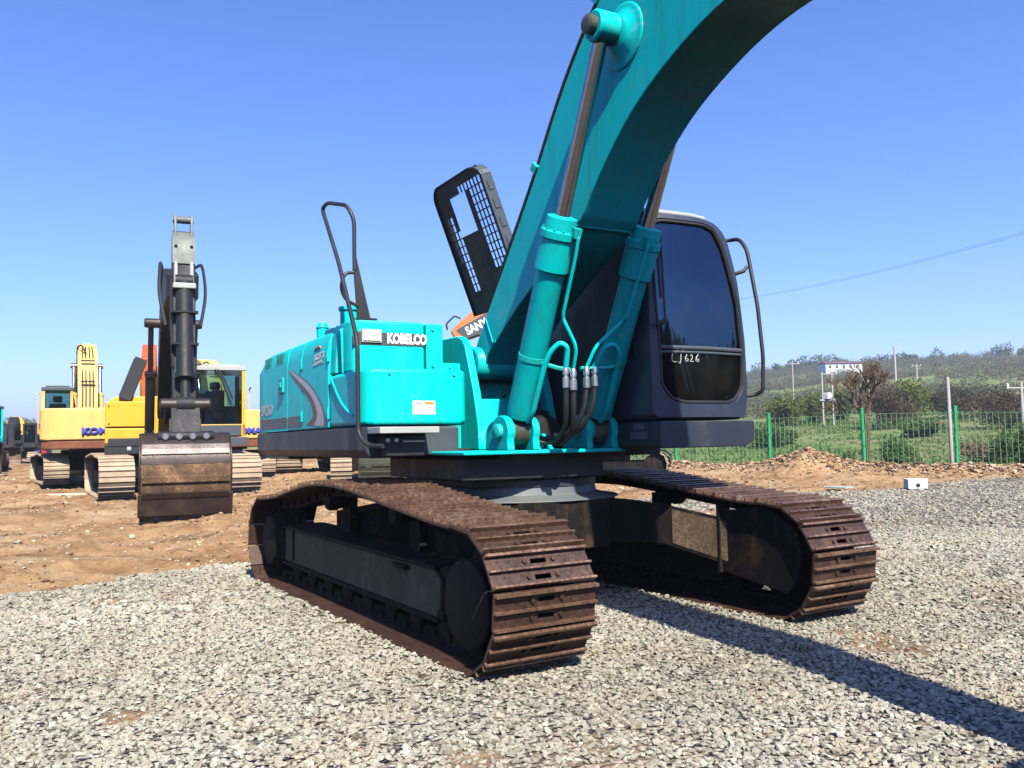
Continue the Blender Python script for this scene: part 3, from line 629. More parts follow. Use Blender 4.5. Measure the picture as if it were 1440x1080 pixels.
swoosh('side_graphic', -.02, .12, M['dgrey'], -1.4922); swoosh('side_graphic', .12, .62, M['silver'], -1.4924); swoosh('side_graphic', .62, 1.0, M['brown'], -1.4923)
for k in range(4):
    z = 1.527+k*.028
    side_poly('side_stripe', [(-3.08,z+.004),(-1.94,z+.002),(-1.94,z+.018),(-3.08,z+.022)], M['brown'], -1.4925)
    side_poly('side_stripe', [(-1.915,z+.002),(-1.41,z),(-1.41,z+.016),(-1.915,z+.018)], M['brown'], -1.4925)
text('lettering', 'SK260', .165, M['silver'], HX @ frame((-2.80, -1.4925, 1.725), (1,0,0), (0,0,1)), EX, bold=.003, sx=1.15, ext=.0008)
lg = text('lettering', 'acera', .115, M['white'], HX @ frame((-.84, -1.4928, 2.150), (1,0,.04), (0,0,1)), EX, bold=.002, shear=.3, sx=1.2, ext=.0008)
text('lettering', 'GEOSPEC', .045, M['white'], HX @ frame((-.86, -1.4928, 2.085), (1,0,.04), (0,0,1)), EX, bold=.0005, sx=1.6, ext=.0008)
b = H(); b.prism([(p.x, p.z) for p in spline([(-1.0,0,2.20),(-.93,0,2.235),(-.84,0,2.235),(-.80,0,2.215),(-.86,0,2.22),(-.94,0,2.215)], 3, True)], 'y', -1.4930, -1.46); b.build('logo_arc', M['orange'], EX)
# stubs on the roof of the housing
b = H(); b.lathe((-.98,-1.16,2.36), (-.98,-1.16,2.62), [(0,.085),(.22,.085),(.23,.10),(.262,.10)], 20); b.build('filler_neck', T, EX)
b = H(); b.lathe((-2.03,-1.10,2.36), (-2.03,-1.10,2.62), [(0,.06),(.19,.06),(.2,.07),(.25,.05)], 16); b.build('breather', T, EX)
# grab rail
b = H()
b.tube([(.62,-1.44,1.33),(.45,-1.50,1.335),(.325,-1.53,1.42),(.32,-1.53,2.15),(-.30,-1.48,2.90),(-.86,-1.45,3.495),(-.72,-1.44,3.515),(-.33,-1.39,3.40),(-.28,-1.345,3.27),(-.28,-1.345,2.83)], .018, 10, .10)
b.tube([(-.28,-1.345,2.81),(-.28,-1.43,2.80),(-.28,-1.47,2.68),(-.28,-1.43,2.57),(-.28,-1.31,2.52)], .015, 8, .08)
b.prism([(-1.362,2.95),(-1.330,2.95),(-1.205,2.412),(-1.325,2.412)], 'x', -.287, -.273)
b.box(-.37,-.21,-1.345,-1.17,2.401,2.416)
b.build('grab_rail', M['black'], EX)
# opened bonnet, hinged on the far side
b = H(); xr, xf = -2.30, -1.12
o0 = Vector((0, .30, 4.25)); o1 = Vector((0, .84, 2.83)); ax = (o1-o0); Lb = ax.length; ax.normalize(); nr = Vector((0, -ax.z, ax.y))  # nr faces -y (underside)
if nr.y > 0: nr = -nr
fr_ = Matrix((Vector((1,0,0)), ax, nr)).transposed().to_4x4(); fr_.translation = Vector((xr, o0.y, o0.z))
p = MB(HX @ fr_); W = xf-xr; NX, NY = 15, 17; cx, cy = W/NX, Lb/NY
def kind(i, j):
    x, y = (i+.5)*cx, (j+.5)*cy
    for c0, c1, rr in ((.16, .16, .16), (W-.22, .13, .15)):           # rounded upper corners
        if y < c1 and ((c0 == .16 and x < c0) or (c0 != .16 and x > c0)):
            if math.hypot((x-c0)/(.16 if c0 == .16 else .22), (y-c1)/c1) > 1.0: return 'out'
    if .34 < x < .72 and .20 < y < .62: return 'out'
    if .07 < x < .31 and .36 < y < 1.25 and not (x < .12 and y > .9) and not (x > .25 and y < .5): return 'open'
    if .18 < x < .34 and 1.02 < y < 1.12: return 'open'
    if .40 < x < W-.07 and .09 < y < .20 and x > .55: return 'open'
    if .76 < x < W-.06 and .20 <= y < 1.08: return 'open'
    return 'shut'
for i in range(NX):
    for j in range(NY):
        k = kind(i, j); x0, x1, y0, y1 = i*cx, (i+1)*cx, j*cy, (j+1)*cy
        if k == 'shut': p.box(x0, x1, y0, y1, 0, .012)
        elif k == 'open': p.box(x0, x0+.013, y0, y1, 0, .012); p.box(x0+.013, x1, y0, y0+.013, 0, .012)
ol = [(0,Lb),(0,.15),(.012,.10),(.05,.045),(.11,.008),(.16,0),(W-.22,0),(W-.10,.025),(W-.03,.075),(W,.13),(W,Lb)]
for (xa, ya), (xb, yb) in zip(ol, ol[1:]):
    p.mat(1 if xa > W-.3 else 0); dx, dy = xb-xa, yb-ya; L_ = math.hypot(dx, dy); nx_, ny_ = -dy/L_*.012, dx/L_*.012; nx_, ny_ = -nx_, -ny_
    z0_, z1_ = (-.085, .035)
    p.add([(xa,ya,z0_),(xb,yb,z0_),(xb+nx_,yb+ny_,z0_),(xa+nx_,ya+ny_,z0_),(xa,ya,z1_),(xb,yb,z1_),(xb+nx_,yb+ny_,z1_),(xa+nx_,ya+ny_,z1_)], [(3,2,1,0),(4,5,6,7),(0,1,5,4),(1,2,6,5),(2,3,7,6),(3,0,4,7)])
p.mat(1)
for k in range(7): p.box(W+.012, W+.022, .2+k*.2, .3+k*.2, -.06, .0)
bn = p.build('bonnet', [M['bonnet'], M['dgrey']], EX)

# --- swing frame front: plate, boom brackets, lugs
b = H(); b.box(.05, .95, -.93, .56, 1.246, 1.278); b.build('front_plate', T, EX, bevel=0.012, seg=3)
def lugs(y0, y1, mt):
    b = H(); pr = [(.56,1.279),(.60,1.40)] + [(.815+.135*math.cos(R(a)), 1.425+.125*math.sin(R(a))) for a in range(165, -31, -15)] + [(.945,1.279)]
    b.prism(pr, 'y', y0, y1); return b.build('cylinder_lug', mt, EX, bevel=0.008)
lugs(-.555, -.490, T); lugs(-.325, -.265, T); lugs(.175, .235, M['teal']); lugs(.425, .485, T)
for y0, y1 in ((-.60,-.25), (.13,.50)):
    b = H(); b.lathe((.815,y0,1.425), (.815,y1,1.425), [(0,.045),(.008,.06),(.05,.062),(y1-y0-.03,.062),(y1-y0,.05)], 20); b.build('cylinder_pin', M['teal_worn'], EX)
for y0, y1 in ((-.40,-.325),(.325,.40)):
    b = H(); pr = [(.15,1.279),(.135,1.50),(.06,1.78),(-.05,2.07),(-.10,2.20),(-.16,2.265),(-.25,2.30),(-.75,2.31),(-.75,1.279)]
    b.prism(pr, 'y', y0, y1); b.build('boom_bracket', T, EX, bevel=0.012)
b = H(); b.prism([(-.25,1.279),(-.25,2.02),(-.42,2.10),(-.50,2.10),(-.50,1.279)], 'y', -.325, .325); b.build('cross_plate', T, EX, bevel=0.01)
b = H(); b.prism([(-.05,1.279),(.14,1.279),(.06,1.72),(-.02,1.72)], 'y', -.318, -.05); b.build('gusset', T, EX, bevel=0.01)
b = H(); b.box(-.6,-.2,-.6,-.40,1.285,2.05); b.tube([(-.19,-.50,1.72),(-.16,-.50,1.72),(-.16,-.50,2.0),(-.19,-.50,2.0)], .012, 8, .03); b.box(-.2,-.15,-.56,-.44,1.66,1.72); b.build('valve_cover', T, EX, bevel=0.03)
b = H(); b.lathe((.22,.10,1.40), (.48,.10,1.40), [(0,.15),(.04,.17),(.2,.17),(.26,.13)], 24); b.lathe((.2,.1,1.27),(.2,.1,1.62),[(0,.17),(.2,.17),(.22,.15),(.33,.15),(.35,.1)],24)
b.build('swing_motor', M['rubber'], EX)
for y in (-.22, -.10, .02):                   # bright edge plates between the lugs
    b = H(); b.prism([(.44,1.279),(.62,1.279),(.50,1.40),(.44,1.42)], 'y', y, y+.035); b.build('stop_block', T, EX)

# --- boom
bt = [(-.24,2.02),(-.20,2.17),(-.09,2.31),(.26,2.70),(.71,3.21),(.95,3.49),(1.24,3.86),(1.50,4.15),(1.86,4.47),(2.30,4.77),(2.90,5.03),(3.50,5.08),(4.20,4.90),(5.0,4.42),(5.72,3.72),(5.92,3.42)]
bl = [(5.90,3.20),(5.72,3.08),(5.3,3.18),(4.8,3.45),(4.1,3.77),(3.5,3.895),(3.12,3.885),(2.74,3.79),(2.34,3.62),(2.05,3.43),(1.77,3.18),(1.57,2.96),(1.20,2.76),(.60,2.455),(.06,2.12),(-.02,1.96),(-.14,1.90)]
def smooth2(pts, n=4): return [(p.x, p.z) for p in spline([(x, 0, z) for x, z in pts], n)]
prof = bt[:3] + smooth2(bt[2:], 4)[1:] + smooth2(bl[:12], 4) + bl[12:]
b = H(); b.prism(prof, 'y', -.25, .25)
b.lathe((-.13,-.32,2.045), (-.13,.32,2.045), [(0,.13),(.02,.145),(.62,.145),(.64,.13)], 28)
boom = b.build('boom', T, EX, bevel=0.010, seg=2, ang=50)
for y, sg in ((-.25,-1),(.25,1)):
    b = H(); c = Vector((2.13,y,4.09)); b.lathe(c, c+Vector((0,sg,0)), [(-.02,.225),(.008,.225),(.014,.215),(.014,.20),(.02,.17),(.05,.12),(.06,.10)], 40)
    b.build('pin_doubler', T, boom)
b = H(); 
for (x0,z0,x1,z1) in ((-.02,2.34,.135,2.20),): b.tube([(.035,-.252,2.425),(.16,-.252,2.20),(.20,-.252,2.21)], .007, 6)
b.build('weld_seam', T, boom); b = H(); b.tube([(1.50,-.25,2.925),(1.50,.25,2.925)], .012, 6); b.build('weld_seam', T, boom)
# hose lines on the back of the boom
b = H(); off = [(x-.030, z+.035) for x, z in bt[3:-1]]
for y in (-.225, -.17):
    b = H(); b.tube([Vector((x, y, z)) for x, z in smooth2(off, 3)], .021, 8); b.build('hose_line', M['rubber'], boom)
for i in (2, 5, 8): 
    x, z = off[i]; b = H(); b.obox((x+.005,-.20,z-.005), (.07,.14,.085), Matrix.Rotation(-R(48), 3, 'Y')); b.build('hose_clamp', M['teal_worn'], boom, bevel=.008)

def boom_cylinder(y0, y1, so):
    """so: +1/-1 direction of the boom from the cylinder"""
    A = Vector((.815, y0, 1.425)); B = Vector((2.105, y1, 4.13)); dv = (B-A).normalized(); Lc = (B-A).length
    b = H(); b.lathe(A, B, [(.10,.055),(.13,.098),(.19,.106),(1.28,.106),(1.30,.110),(1.31,.128),(1.54,.128),(1.55,.138),(1.60,.138),(1.61,.118),(1.70,.112),(1.71,.07)], 32)
    b.lathe(A-Vector((0,.075,0)), A+Vector((0,.075,0)), [(0,.095),(.01,.105),(.14,.105),(.15,.095)], 24)
    cy = b.build('boom_cylinder', T, EX)
    b = H(); b.cyl(A+dv*1.70, A+dv*(Lc-.08), .052, n=28, caps=False); b.build('rod', M['chrome'], cy)
    b = H(); b.lathe(B-Vector((0,.085*1,0)), B+Vector((0,.085,0)), [(0,.095),(.012,.108),(.158,.108),(.17,.095)], 28)
    b.build('rod_eye', T, cy)
    b = H(); e = B-Vector((0, so*.085, 0)); b.lathe(e, e-Vector((0,so,0)), [(-.2,.06),(.0,.066),(.05,.066),(.06,.055),(.065,.03)], 24); b.build('pin_nut', M['grease'], cy)
    # bolts round the gland
    uu = dv.orthogonal().normalized(); ww = dv.cross(uu)
    for k in range(12):
        b = H(); a = 2*math.pi*k/12; c = A + dv*1.60 + (uu*math.cos(a)+ww*math.sin(a))*.125; b.cyl(c, c+dv*.018, .011, n=6); b.build('gland_bolt', M['teal_worn'], cy)
    # grease-dark eye at the foot
    b = H(); b.lathe(A-Vector((0,.07,0)), A+Vector((0,.07,0)), [(0,.08),(.005,.1075),(.135,.1075),(.14,.08)], 24); b.build('foot_eye', M['grease'], cy)
    # rigid pipes on the camera side of the barrel
    fx = Vector((dv.z, 0, -dv.x))            # square to the axis, forward
    inn = so*1.0
    kk = 1.0 if so > 0 else 1.65              # the far cylinder carries its pipes further inboard
    def at(t, f, s): return A + dv*t + fx*(f if so > 0 or s < .1 else f*.8) + Vector((0, inn*(s if s < .1 else .1+(s-.1)*kk*1.5 if so < 0 else s), 0))
    b = H()
    b.tube([at(1.60,.10,.06), at(1.60,.155,.07), at(1.46,.16,.08), at(1.02,.15,.09), at(.98,.15,.10), at(.80,.26,.20), at(.62,.26,.215)], .0145, 8, .06)
    b.tube([at(.12,.09,.03), at(.22,.128,.03), at(.60,.128,.04), at(.72,.14,.06), at(.80,.165,.11), at(.78,.20,.16), at(.62,.215,.175)], .023, 10, .07)
    b.obox(at(1.62,.135,.06), (.07,.06,.05), Matrix.Rotation(-R(64), 3, 'Y'))
    b.build('hydraulic_pipe', T, cy)
    b = H(); b.lathe(A, B, [(.60,.104),(.602,.112),(.64,.112),(.642,.104)], 28)
    b.tube([at(.61,.10,.03), at(.61,.20,.12), at(.61,.235,.23)], .017, 6); b.build('pipe_clamp', M['teal_worn'], cy)
    for f, s_ in ((.215,.175),(.26,.215)):
        b = H(); c = at(.62, f, s_); b.lathe(c, c+Vector((0,0,-1)), [(-.01,.02),(.01,.026),(.05,.026),(.055,.02),(.07,.02),(.075,.028),(.15,.028),(.155,.02)], 12); b.build('hose_fitting', M['steel'], cy)
    for f, s_ in ((.215,.175),(.26,.215)):
        b = H(); c = at(.62, f, s_); b.tube([c+Vector((0,0,-.10)), c+Vector((-.02,inn*.01,-.30)), c+Vector((-.10,inn*.05,-.46)), c+Vector((-.30,inn*.08,-.56)), c+Vector((-.50,inn*.06,-.52))], .021, 8, .12); b.build('hydraulic_hose', M['rubber'], cy)
    return cy
boom_cylinder(-.405, -.395, 1); boom_cylinder(.335, .395, -1)
for pts in ([(.05,-.1,1.75),(.18,-.12,1.80),(.28,-.05,1.60),(.30,.05,1.35)], [(.0,.12,1.8),(.15,.15,1.82),(.3,.12,1.62),(.34,.0,1.34)], [(.3,-.2,1.33),(.5,-.1,1.34),(.6,.05,1.33),(.5,.2,1.35)]):
    b = H(); b.tube(pts, .023, 8, .1); b.build('hydraulic_hose', M['rubber'], EX)
# --- arm and bucket resting ahead of the machine (past the edge of the picture, they throw its long shadow)
b = H(); b.prism([(5.55,3.75),(6.0,3.72),(6.05,3.2),(5.78,1.7),(5.55,.85),(5.38,.85),(5.30,1.6),(5.45,3.2)], 'y', -.20, .20); b.build('arm', T, EX, bevel=.02)
b = H(); bk = [(5.46,.98),(6.00,.88),(6.34,.58),(6.34,.25),(6.12,.02),(5.80,-.03)]
n_ = len(bk); inn_ = [(5.42+(x-5.42)*.93, .45+(z-.45)*.93) for x, z in bk]
b.prism(bk+inn_[::-1], 'y', -.42, .42)
for y in (-.441,.421): b.prism(bk, 'y', y, y+.02)
b.build('bucket', M['bucket'], EX, bevel=.01)

# --- cab
oc = [(.47,1.492),(1.40,1.492),(1.487,1.52),(1.507,1.787),(1.495,2.144),(1.425,2.619),(1.335,2.98),(1.27,3.09),(1.17,3.145),(1.02,3.165),(.62,3.165),(.52,3.14),(.475,3.06),(.465,2.8)]
gc = [(.576,1.773),(.571,1.996),(.54,2.443),(.522,2.949),(.545,3.05),(.62,3.09),(1.06,3.088),(1.17,3.05),(1.25,2.92),(1.395,2.438),(1.437,2.023),(1.415,1.76),(1.34,1.665),(1.24,1.632),(.78,1.632),(.66,1.665)]
def cast(poly, c, n=96):
    out = []
    for k in range(n):
        a = 2*math.pi*k/n + .013; dx, dy = math.cos(a), math.sin(a); best = None
        for (x0, y0), (x1, y1) in zip(poly, poly[1:]+poly[:1]):
            ex, ey = x1-x0, y1-y0; den = dx*ey-dy*ex
            if abs(den) < 1e-12: continue
            t = ((x0-c[0])*ey-(y0-c[1])*ex)/den; s_ = ((x0-c[0])*dy-(y0-c[1])*dx)/den
            if t > 0 and -1e-9 <= s_ <= 1+1e-9 and (best is None or t > best): best = t
        out.append((c[0]+dx*best, c[1]+dy*best))
    return out
CC = (.985, 2.33); O_, G_ = cast(oc, CC), cast(gc, CC); N_ = len(O_)
def bow(y, z): return 1.45 - .05*((y-.98)/.5)**2 - .12*max(0, (z-2.5))**2      # front leans and curves a little
b = H(); vs = []
for f, x in ((1.0, None), (1.0, .9), (1.0, -.42)):
    vs += [(bow(y, z)-.05 if x is None else x, y, z) for y, z in O_]
F0 = len(vs); vs += [(bow(*p_), CC[0]+(p_[0]-CC[0])*.965, CC[1]+(p_[1]-CC[1])*.975) for p_ in O_]
vs += [(bow(*p_)+.002, *p_) for p_ in [(CC[0]+(q_[0]-CC[0])*1.04, CC[1]+(q_[1]-CC[1])*1.025) for q_ in G_]]
vs += [(bow(*p_)-.03, *p_) for p_ in G_]
fs = []
def ring(a, b_): 
    for k in range(N_): fs.append((a+k, a+(k+1) % N_, b_+(k+1) % N_, b_+k))
ring(0, N_); ring(N_, 2*N_); ring(F0, 0); ring(F0+N_, F0); ring(F0+2*N_, F0+N_)
fs.append(list(range(2*N_, 3*N_)))
b.add(vs, fs); cab = b.build('cab', NV, EX, ang=32)
def glass_pane(name, z0, z1, mat):
    b = H(); pl = [(y, min(max(z, z0), z1)) for y, z in G_]
    q_ = []
    for p_ in pl:
        if not q_ or (abs(p_[0]-q_[-1][0])+abs(p_[1]-q_[-1][1])) > 1e-4: q_.append(p_)
    # strip of rows so the pane follows the bowed front
    zs = np.linspace(z0 if z0 > 1.64 else 1.634, z1 if z1 < 3.08 else 3.088, 26); rows = []
    for z in zs:
        ys = []
        for (y0_, a0), (y1_, a1) in zip(G_, G_[1:]+G_[:1]):
            if (a0-z)*(a1-z) <= 0 and a0 != a1: ys.append(y0_+(y1_-y0_)*(z-a0)/(a1-a0))
        if len(ys) >= 2: rows.append((z, min(ys), max(ys)))
    vs = []; K = 9
    for z, a, c_ in rows: vs += [(bow(a+(c_-a)*k/(K-1), z)-.022, a+(c_-a)*k/(K-1), z) for k in range(K)]
    b.add(vs, [(i*K+k, i*K+k+1, (i+1)*K+k+1, (i+1)*K+k) for i in range(len(rows)-1) for k in range(K-1)])
    return b.build(name, mat, cab, ang=60)
glass_pane('windscreen', 2.085, 3.1, M['glass']); low = glass_pane('lower_window', 1.62, 2.045, M['glasslow'])
b = H(); b.tube([(bow(y, 2.065)-.012, y, 2.065) for y in np.linspace(.575, 1.425, 9)], .018, 8); b.tube([(bow(y, 2.03)-.012, y, 2.03) for y in np.linspace(.575, 1.425, 9)], .011, 8); b.build('window_bar', M['dgrey'], cab)
b = H(); b.tube([(bow(*p_)-.01, *p_) for p_ in G_]+[(bow(*G_[0])-.01, *G_[0])], .014, 6); b.build('window_seal', M['rubber'], cab)
b = H(); rp = [(-.40,.50),(1.26,.50),(1.30,.56),(1.32,1.0),(1.28,1.20),(1.2,1.25),(-.40,1.25)]
b.prism(rp, 'z', 3.168, 3.205); b.build('cab_roof', M['palegrey'], cab, bevel=.014)  # light along the roof edge painted in as pale grey over the navy cab
b = H()
for y, x in ((1.20,1.2),(1.26,1.1),(1.40,.95)): b.cyl((x,y,3.10),(x,y+.02,3.18),.018,n=8)
b.tube([(1.35,1.44,2.72),(1.40,1.49,2.74),(1.40,1.53,2.78)], .016, 8); b.build('cab_fitting', M['rubber'], cab)
b = H(); b.tube([(1.10,1.40,3.06),(1.12,1.60,3.07),(1.25,1.60,3.06),(1.335,1.60,2.95),(1.435,1.60,2.448),(1.476,1.60,2.02),(1.462,1.60,1.73),(1.40,1.58,1.70),(1.36,1.50,1.69)], .017, 10, .06); b.build('grab_handle', M['black'], cab)
b = H(); b.tube([(1.46,.505,2.98),(1.485,.515,2.70),(1.48,.535,2.44)], .012, 6); b.box(1.455,1.49,.48,.53,2.74,2.84); b.tube([(1.47,.555,2.93),(1.475,.575,2.25)], .009, 6); b.tube([(1.45,.51,2.24),(1.475,.55,2.25),(1.475,.58,2.27)], .02, 8); b.build('wiper', M['rubber'], cab)
b = H()                                       # window in the side that faces the boom
b.prism([(.98,2.0),(1.22,2.0),(1.16,2.95),(.15,2.95),(.15,2.0)], 'y', .458, .466); b.build('side_window', M['black'], cab)
b = H(); b.mat(0); b.box(-.2,.35,.75,1.2,1.75,1.92); b.box(-.3,-.12,.75,1.2,1.92,2.65); b.box(-.28,-.14,.84,1.1,2.68,2.9); b.build('seat', M['seat'], cab, bevel=.05, seg=3)
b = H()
for y in (0,.055): b.tube([(1.385,.70+y,2.24),(1.385,.76+y,2.06),(1.385,.86+y,1.72)], .0065, 6)  # two white rods imitate pale streaks reflected in the glass
b.tube([(1.05,.80,2.2),(.95,.78,2.5)], .008, 6); b.box(.95,1.2,.8,1.0,1.60,1.66); b.build('lever_streak_rods', M['white'], cab)
b = H()                                       # hand-written chalk number on the lower pane
def stroke(pts, s0=(.675,1.965)):
    P_ = [(s0[0]+px_*.062, s0[1]+pz_*.062) for px_, pz_ in pts]
    b.tube([(bow(y, z)-.014, y, z) for y, z in P_], .0024, 5)
stroke([(.66,.78),(.48,.95),(.24,.9),(.08,.6),(.03,.25),(.1,-.08),(.3,-.25),(.62,-.2)])
stroke([(.95,.95),(1.75,1.05)]); stroke([(1.42,1.0),(1.38,0),(1.2,-.45),(.95,-.2)])
stroke([(2.35,.75),(2.05,.3),(2.1,-.1),(2.45,-.1),(2.5,.2),(2.15,.25)])
stroke([(2.85,.6),(3.15,.72),(3.2,.4),(2.85,-.15),(3.4,-.12)])
stroke([(4.15,.8),(3.8,.4),(3.75,0),(4.05,-.15),(4.25,.1),(3.85,.25)])
b.build('chalk_number', M['white'], low)
b = H(); b.box(1.43-.022,1.43-.02,1.225,1.27,1.668,1.688); b.build('glass_mark', M['palegrey'], low)
b = H(); pp = [(.478,1.30),(.50,1.272),(1.36,1.272),(1.43,1.31),(1.455,1.38),(1.455,1.468),(1.44,1.482),(.478,1.482)]
b.prism(pp, 'x', -.42, 1.50); b.build('cab_base', SK, EX, bevel=.02, seg=3)
b = H(); b.box(1.16,1.30,.4755,.48,1.42,1.47); b.box(1.12,1.34,.4755,.48,1.345,1.405); b.build('sticker', M['ltgrey'], EX)


# ------------------------------------------------------------------ other machines in the yard
FR = Matrix.Identity(4)
def bg_track(parent, side, G, W, L, Ht, mat, n=40):
    r = Ht*.44; path = track_path(L/2-r, r, -L/2+r, r, [(L*.2, Ht*.93), (0, Ht*.985), (-L*.2, Ht*.95)], .03)
    mb = MB(); chain(mb, path, n, side*G/2, W, detail=False, grouser=.028); mb.mat(1)
    y = side*G/2
    tr = mb.build('crawler_track', [mat, M['frame']], parent)
    f = MB(); f.box(-L/2+.55, L/2-.75, y-W*.28, y+W*.28, Ht*.28, Ht*.58); f.build('track_frame', M['frame'], tr)
    for nm, x in (('idler', L/2-r), ('sprocket', -L/2+r)):
        f = MB(); f.lathe((x, y-W*.30, .03+r), (x, y+W*.30, .03+r), [(0,r*.55),(.04,r*.78),(W*.6-.04,r*.78),(W*.6,r*.55)], 22); f.build(nm, M['frame'], tr)
    for k in range(6):
        x = -L/2+.85+k*(L-1.8)/5; f = MB(); f.lathe((x, y-W*.3, Ht*.2), (x, y+W*.3, Ht*.2), [(0,.07),(.03,.11),(W*.6-.03,.11),(W*.6,.07)], 12); f.build('bottom_roller', M['frame'], tr)
    return tr
def bg_cab(parent, hx, x0, x1, y0, y1, z0, z1, mat, dark, back=True):
    b = MB(hx); t = .09
    for x in (x0, x1-t):
        for y in (y0, y1-t): b.box(x, x+t, y, y+t, z0, z1-.1)
    b.box(x0, x1, y0, y1, z0-.02, z0+.30); b.mat(1)
    b.box(x0-.03, x1+.02, y0-.02, y1+.02, z1-.17, z1-.06); b.box(x0+.1, x1-.15, y0+.1, y1-.1, z1-.06, z1)
    b.box(x0+.02, x0+.05, y0+t, y1-t, z0+.3, z0+.85)
    cab = b.build('cab', [mat, dark], parent, bevel=.03)
    for nm, (a0, a1, c0, c1) in {'windscreen': (x1-.03, x1-.02, y0+t, y1-t), 'rear_window': (x0+.055, x0+.065, y0+t, y1-t)}.items():
        g = MB(hx); g.box(a0, a1, c0, c1, z0+(.30 if nm == 'windscreen' else .85), z1-.17); g.build(nm, M['bgglass'], cab)
    for y in (y0+.03, y1-.035):
        g = MB(hx); g.box(x0+t, x1-t, y, y+.005, z0+.3, z1-.17); g.build('side_window', M['bgglass'], cab)
    g = MB(hx); ym = (y0+y1)/2; g.box(x0+.45, x0+.95, ym-.25, ym+.25, z0+.5, z0+.68); g.box(x0+.35, x0+.5, ym-.25, ym+.25, z0+.68, z0+1.25); g.box(x0+.37, x0+.48, ym-.14, ym+.14, z0+1.28, z0+1.5)
    g.build('seat', M['seat'], cab, bevel=.05)
    return cab
def thick(center, half):
    """outline of a plate boom from centre points and half depths"""
    sp = spline([(x, 0, z) for x, z in center], 4); hs = np.interp(np.linspace(0, 1, len(sp)), np.linspace(0, 1, len(half)), half); A, B = [], []
    for i, p in enumerate(sp):
        t = (sp[min(i+1, len(sp)-1)]-sp[max(i-1, 0)]).normalized(); n = Vector((-t.z, 0, t.x)); a, b_ = p+n*hs[i], p-n*hs[i]
        A.append((a.x, a.z)); B.append((b_.x, b_.z))
    return A + B[::-1]
def bucket_part(parent, hx, px, pz, w, sc, mats, ang=0.0, flip=1, name='bucket'):
    P = [(0.05,.02),(.28,-.01),(.50,-.16),(.68,-.42),(.70,-.72),(.62,-1.02),(.48,-1.26),(.36,-1.42)]
    c, s_ = math.cos(ang), math.sin(ang)
    def tf(q): x, z = q[0]*flip, q[1]; return (px+sc*(x*c-z*s_), pz+sc*(x*s_+z*c))
    sp = [(p.x, p.z) for p in spline([(x, 0, z) for x, z in P], 3)]; inn = [(x*.93-.005, z*.97-.02) for x, z in sp]
    b = MB(hx); m_ = len(sp)
    k1 = m_//2
    b.mat(0); b.prism([tf(q) for q in sp[:k1+1]+inn[:k1+1][::-1]], 'y', -w/2, w/2)
    b.mat(1); b.prism([tf(q) for q in sp[k1:]+inn[k1:][::-1]], 'y', -w/2, w/2)
    b.mat(0); side = [tf(q) for q in sp+[(.02,-.9),(-.02,-.3)]]
    for y in (-w/2-.03, w/2+.002): b.prism(side, 'y', y, y+.028)
    o = b.build(name, mats[:2], parent, bevel=.008)
    for a, m2, t_ in ((2, mats[0], .035), (7, mats[2], .02), (8, mats[2], .02), (13, mats[1], .03), (16, mats[0], .03)):
        q0, q1 = sp[a], sp[a+1]; e = [(q0[0]*1.03+.012, q0[1]*1.02), (q1[0]*1.03+.012, q1[1]*1.02)]
        b = MB(hx); b.prism([tf(q0), tf(q1), tf(e[1]), tf(e[0])], 'y', -w/2+.02, w/2-.02); b.build('wear_strip', m2, o)
    for k in range(5):
        y = -w/2+.10+k*(w-.20)/4; b = MB(hx)
        tip = [(.36,-1.34),(.41,-1.36),(.33,-1.58),(.29,-1.66),(.27,-1.64),(.29,-1.44)]
        b.prism([tf(q) for q in tip], 'y', y-.12, y+.12); b.build('tooth', mats[0], o, bevel=.012)
    b = MB(hx); b.prism([tf(q) for q in ((.50,-1.12),(.56,-1.14),(.42,-1.52),(.33,-1.54),(.33,-1.46))], 'y', -w/2-.05, w/2+.05); b.build('cutting_edge', mats[0], o, bevel=.01)
    for y in (-w*.16, w*.16):
        b = MB(hx); b.prism([tf(q) for q in ((-.05,.02),(.1,.22),(.28,.26),(.42,.02),(.2,-.06))], 'y', y-.03, y+.03); b.build('bucket_ear', mats[0], o)
    return o
def rear_body(parent, hx, Z, body, skirt, low, wd=1.36, xr=-2.9, hz=1.15, textbody=None, tmat=None):
    b = MB(hx); b.box(-2.1, 1.0, -wd, wd, Z, Z+.22); b.box(-1.6, 1.2, -.55, .55, Z-.12, Z+.3); b.build('deck', skirt, parent, bevel=.02)
    b = MB(hx); pl = [(-2.0,-wd),(xr+.42,-wd),(xr+.18,-wd*.86),(xr+.05,-wd*.5),(xr,0),(xr+.05,wd*.5),(xr+.18,wd*.86),(xr+.42,wd),(-2.0,wd)]
    b.prism(pl, 'z', Z+.22, Z+hz); cw = b.build('counterweight', body, parent, bevel=.07, seg=3)
    b = MB(hx); b.prism([(x*.985+.0, y*.97) for x, y in pl], 'z', Z-.05, Z+.218); b.build('counterweight_base', low, cw, bevel=.05)
    b = MB(hx); b.prism([(-wd,Z+.22),(-wd,Z+hz-.05),(-wd+.12,Z+hz+.03),(.25,Z+hz+.06),(.25,Z+.22)], 'x', -2.0, -.55); b.prism([(.25,Z+.22),(.25,Z+hz+.05),(wd-.1,Z+hz),(wd,Z+hz-.1),(wd,Z+.22)], 'x', -2.0, -.6); b.build('engine_housing', body, parent, bevel=.04)
    return cw
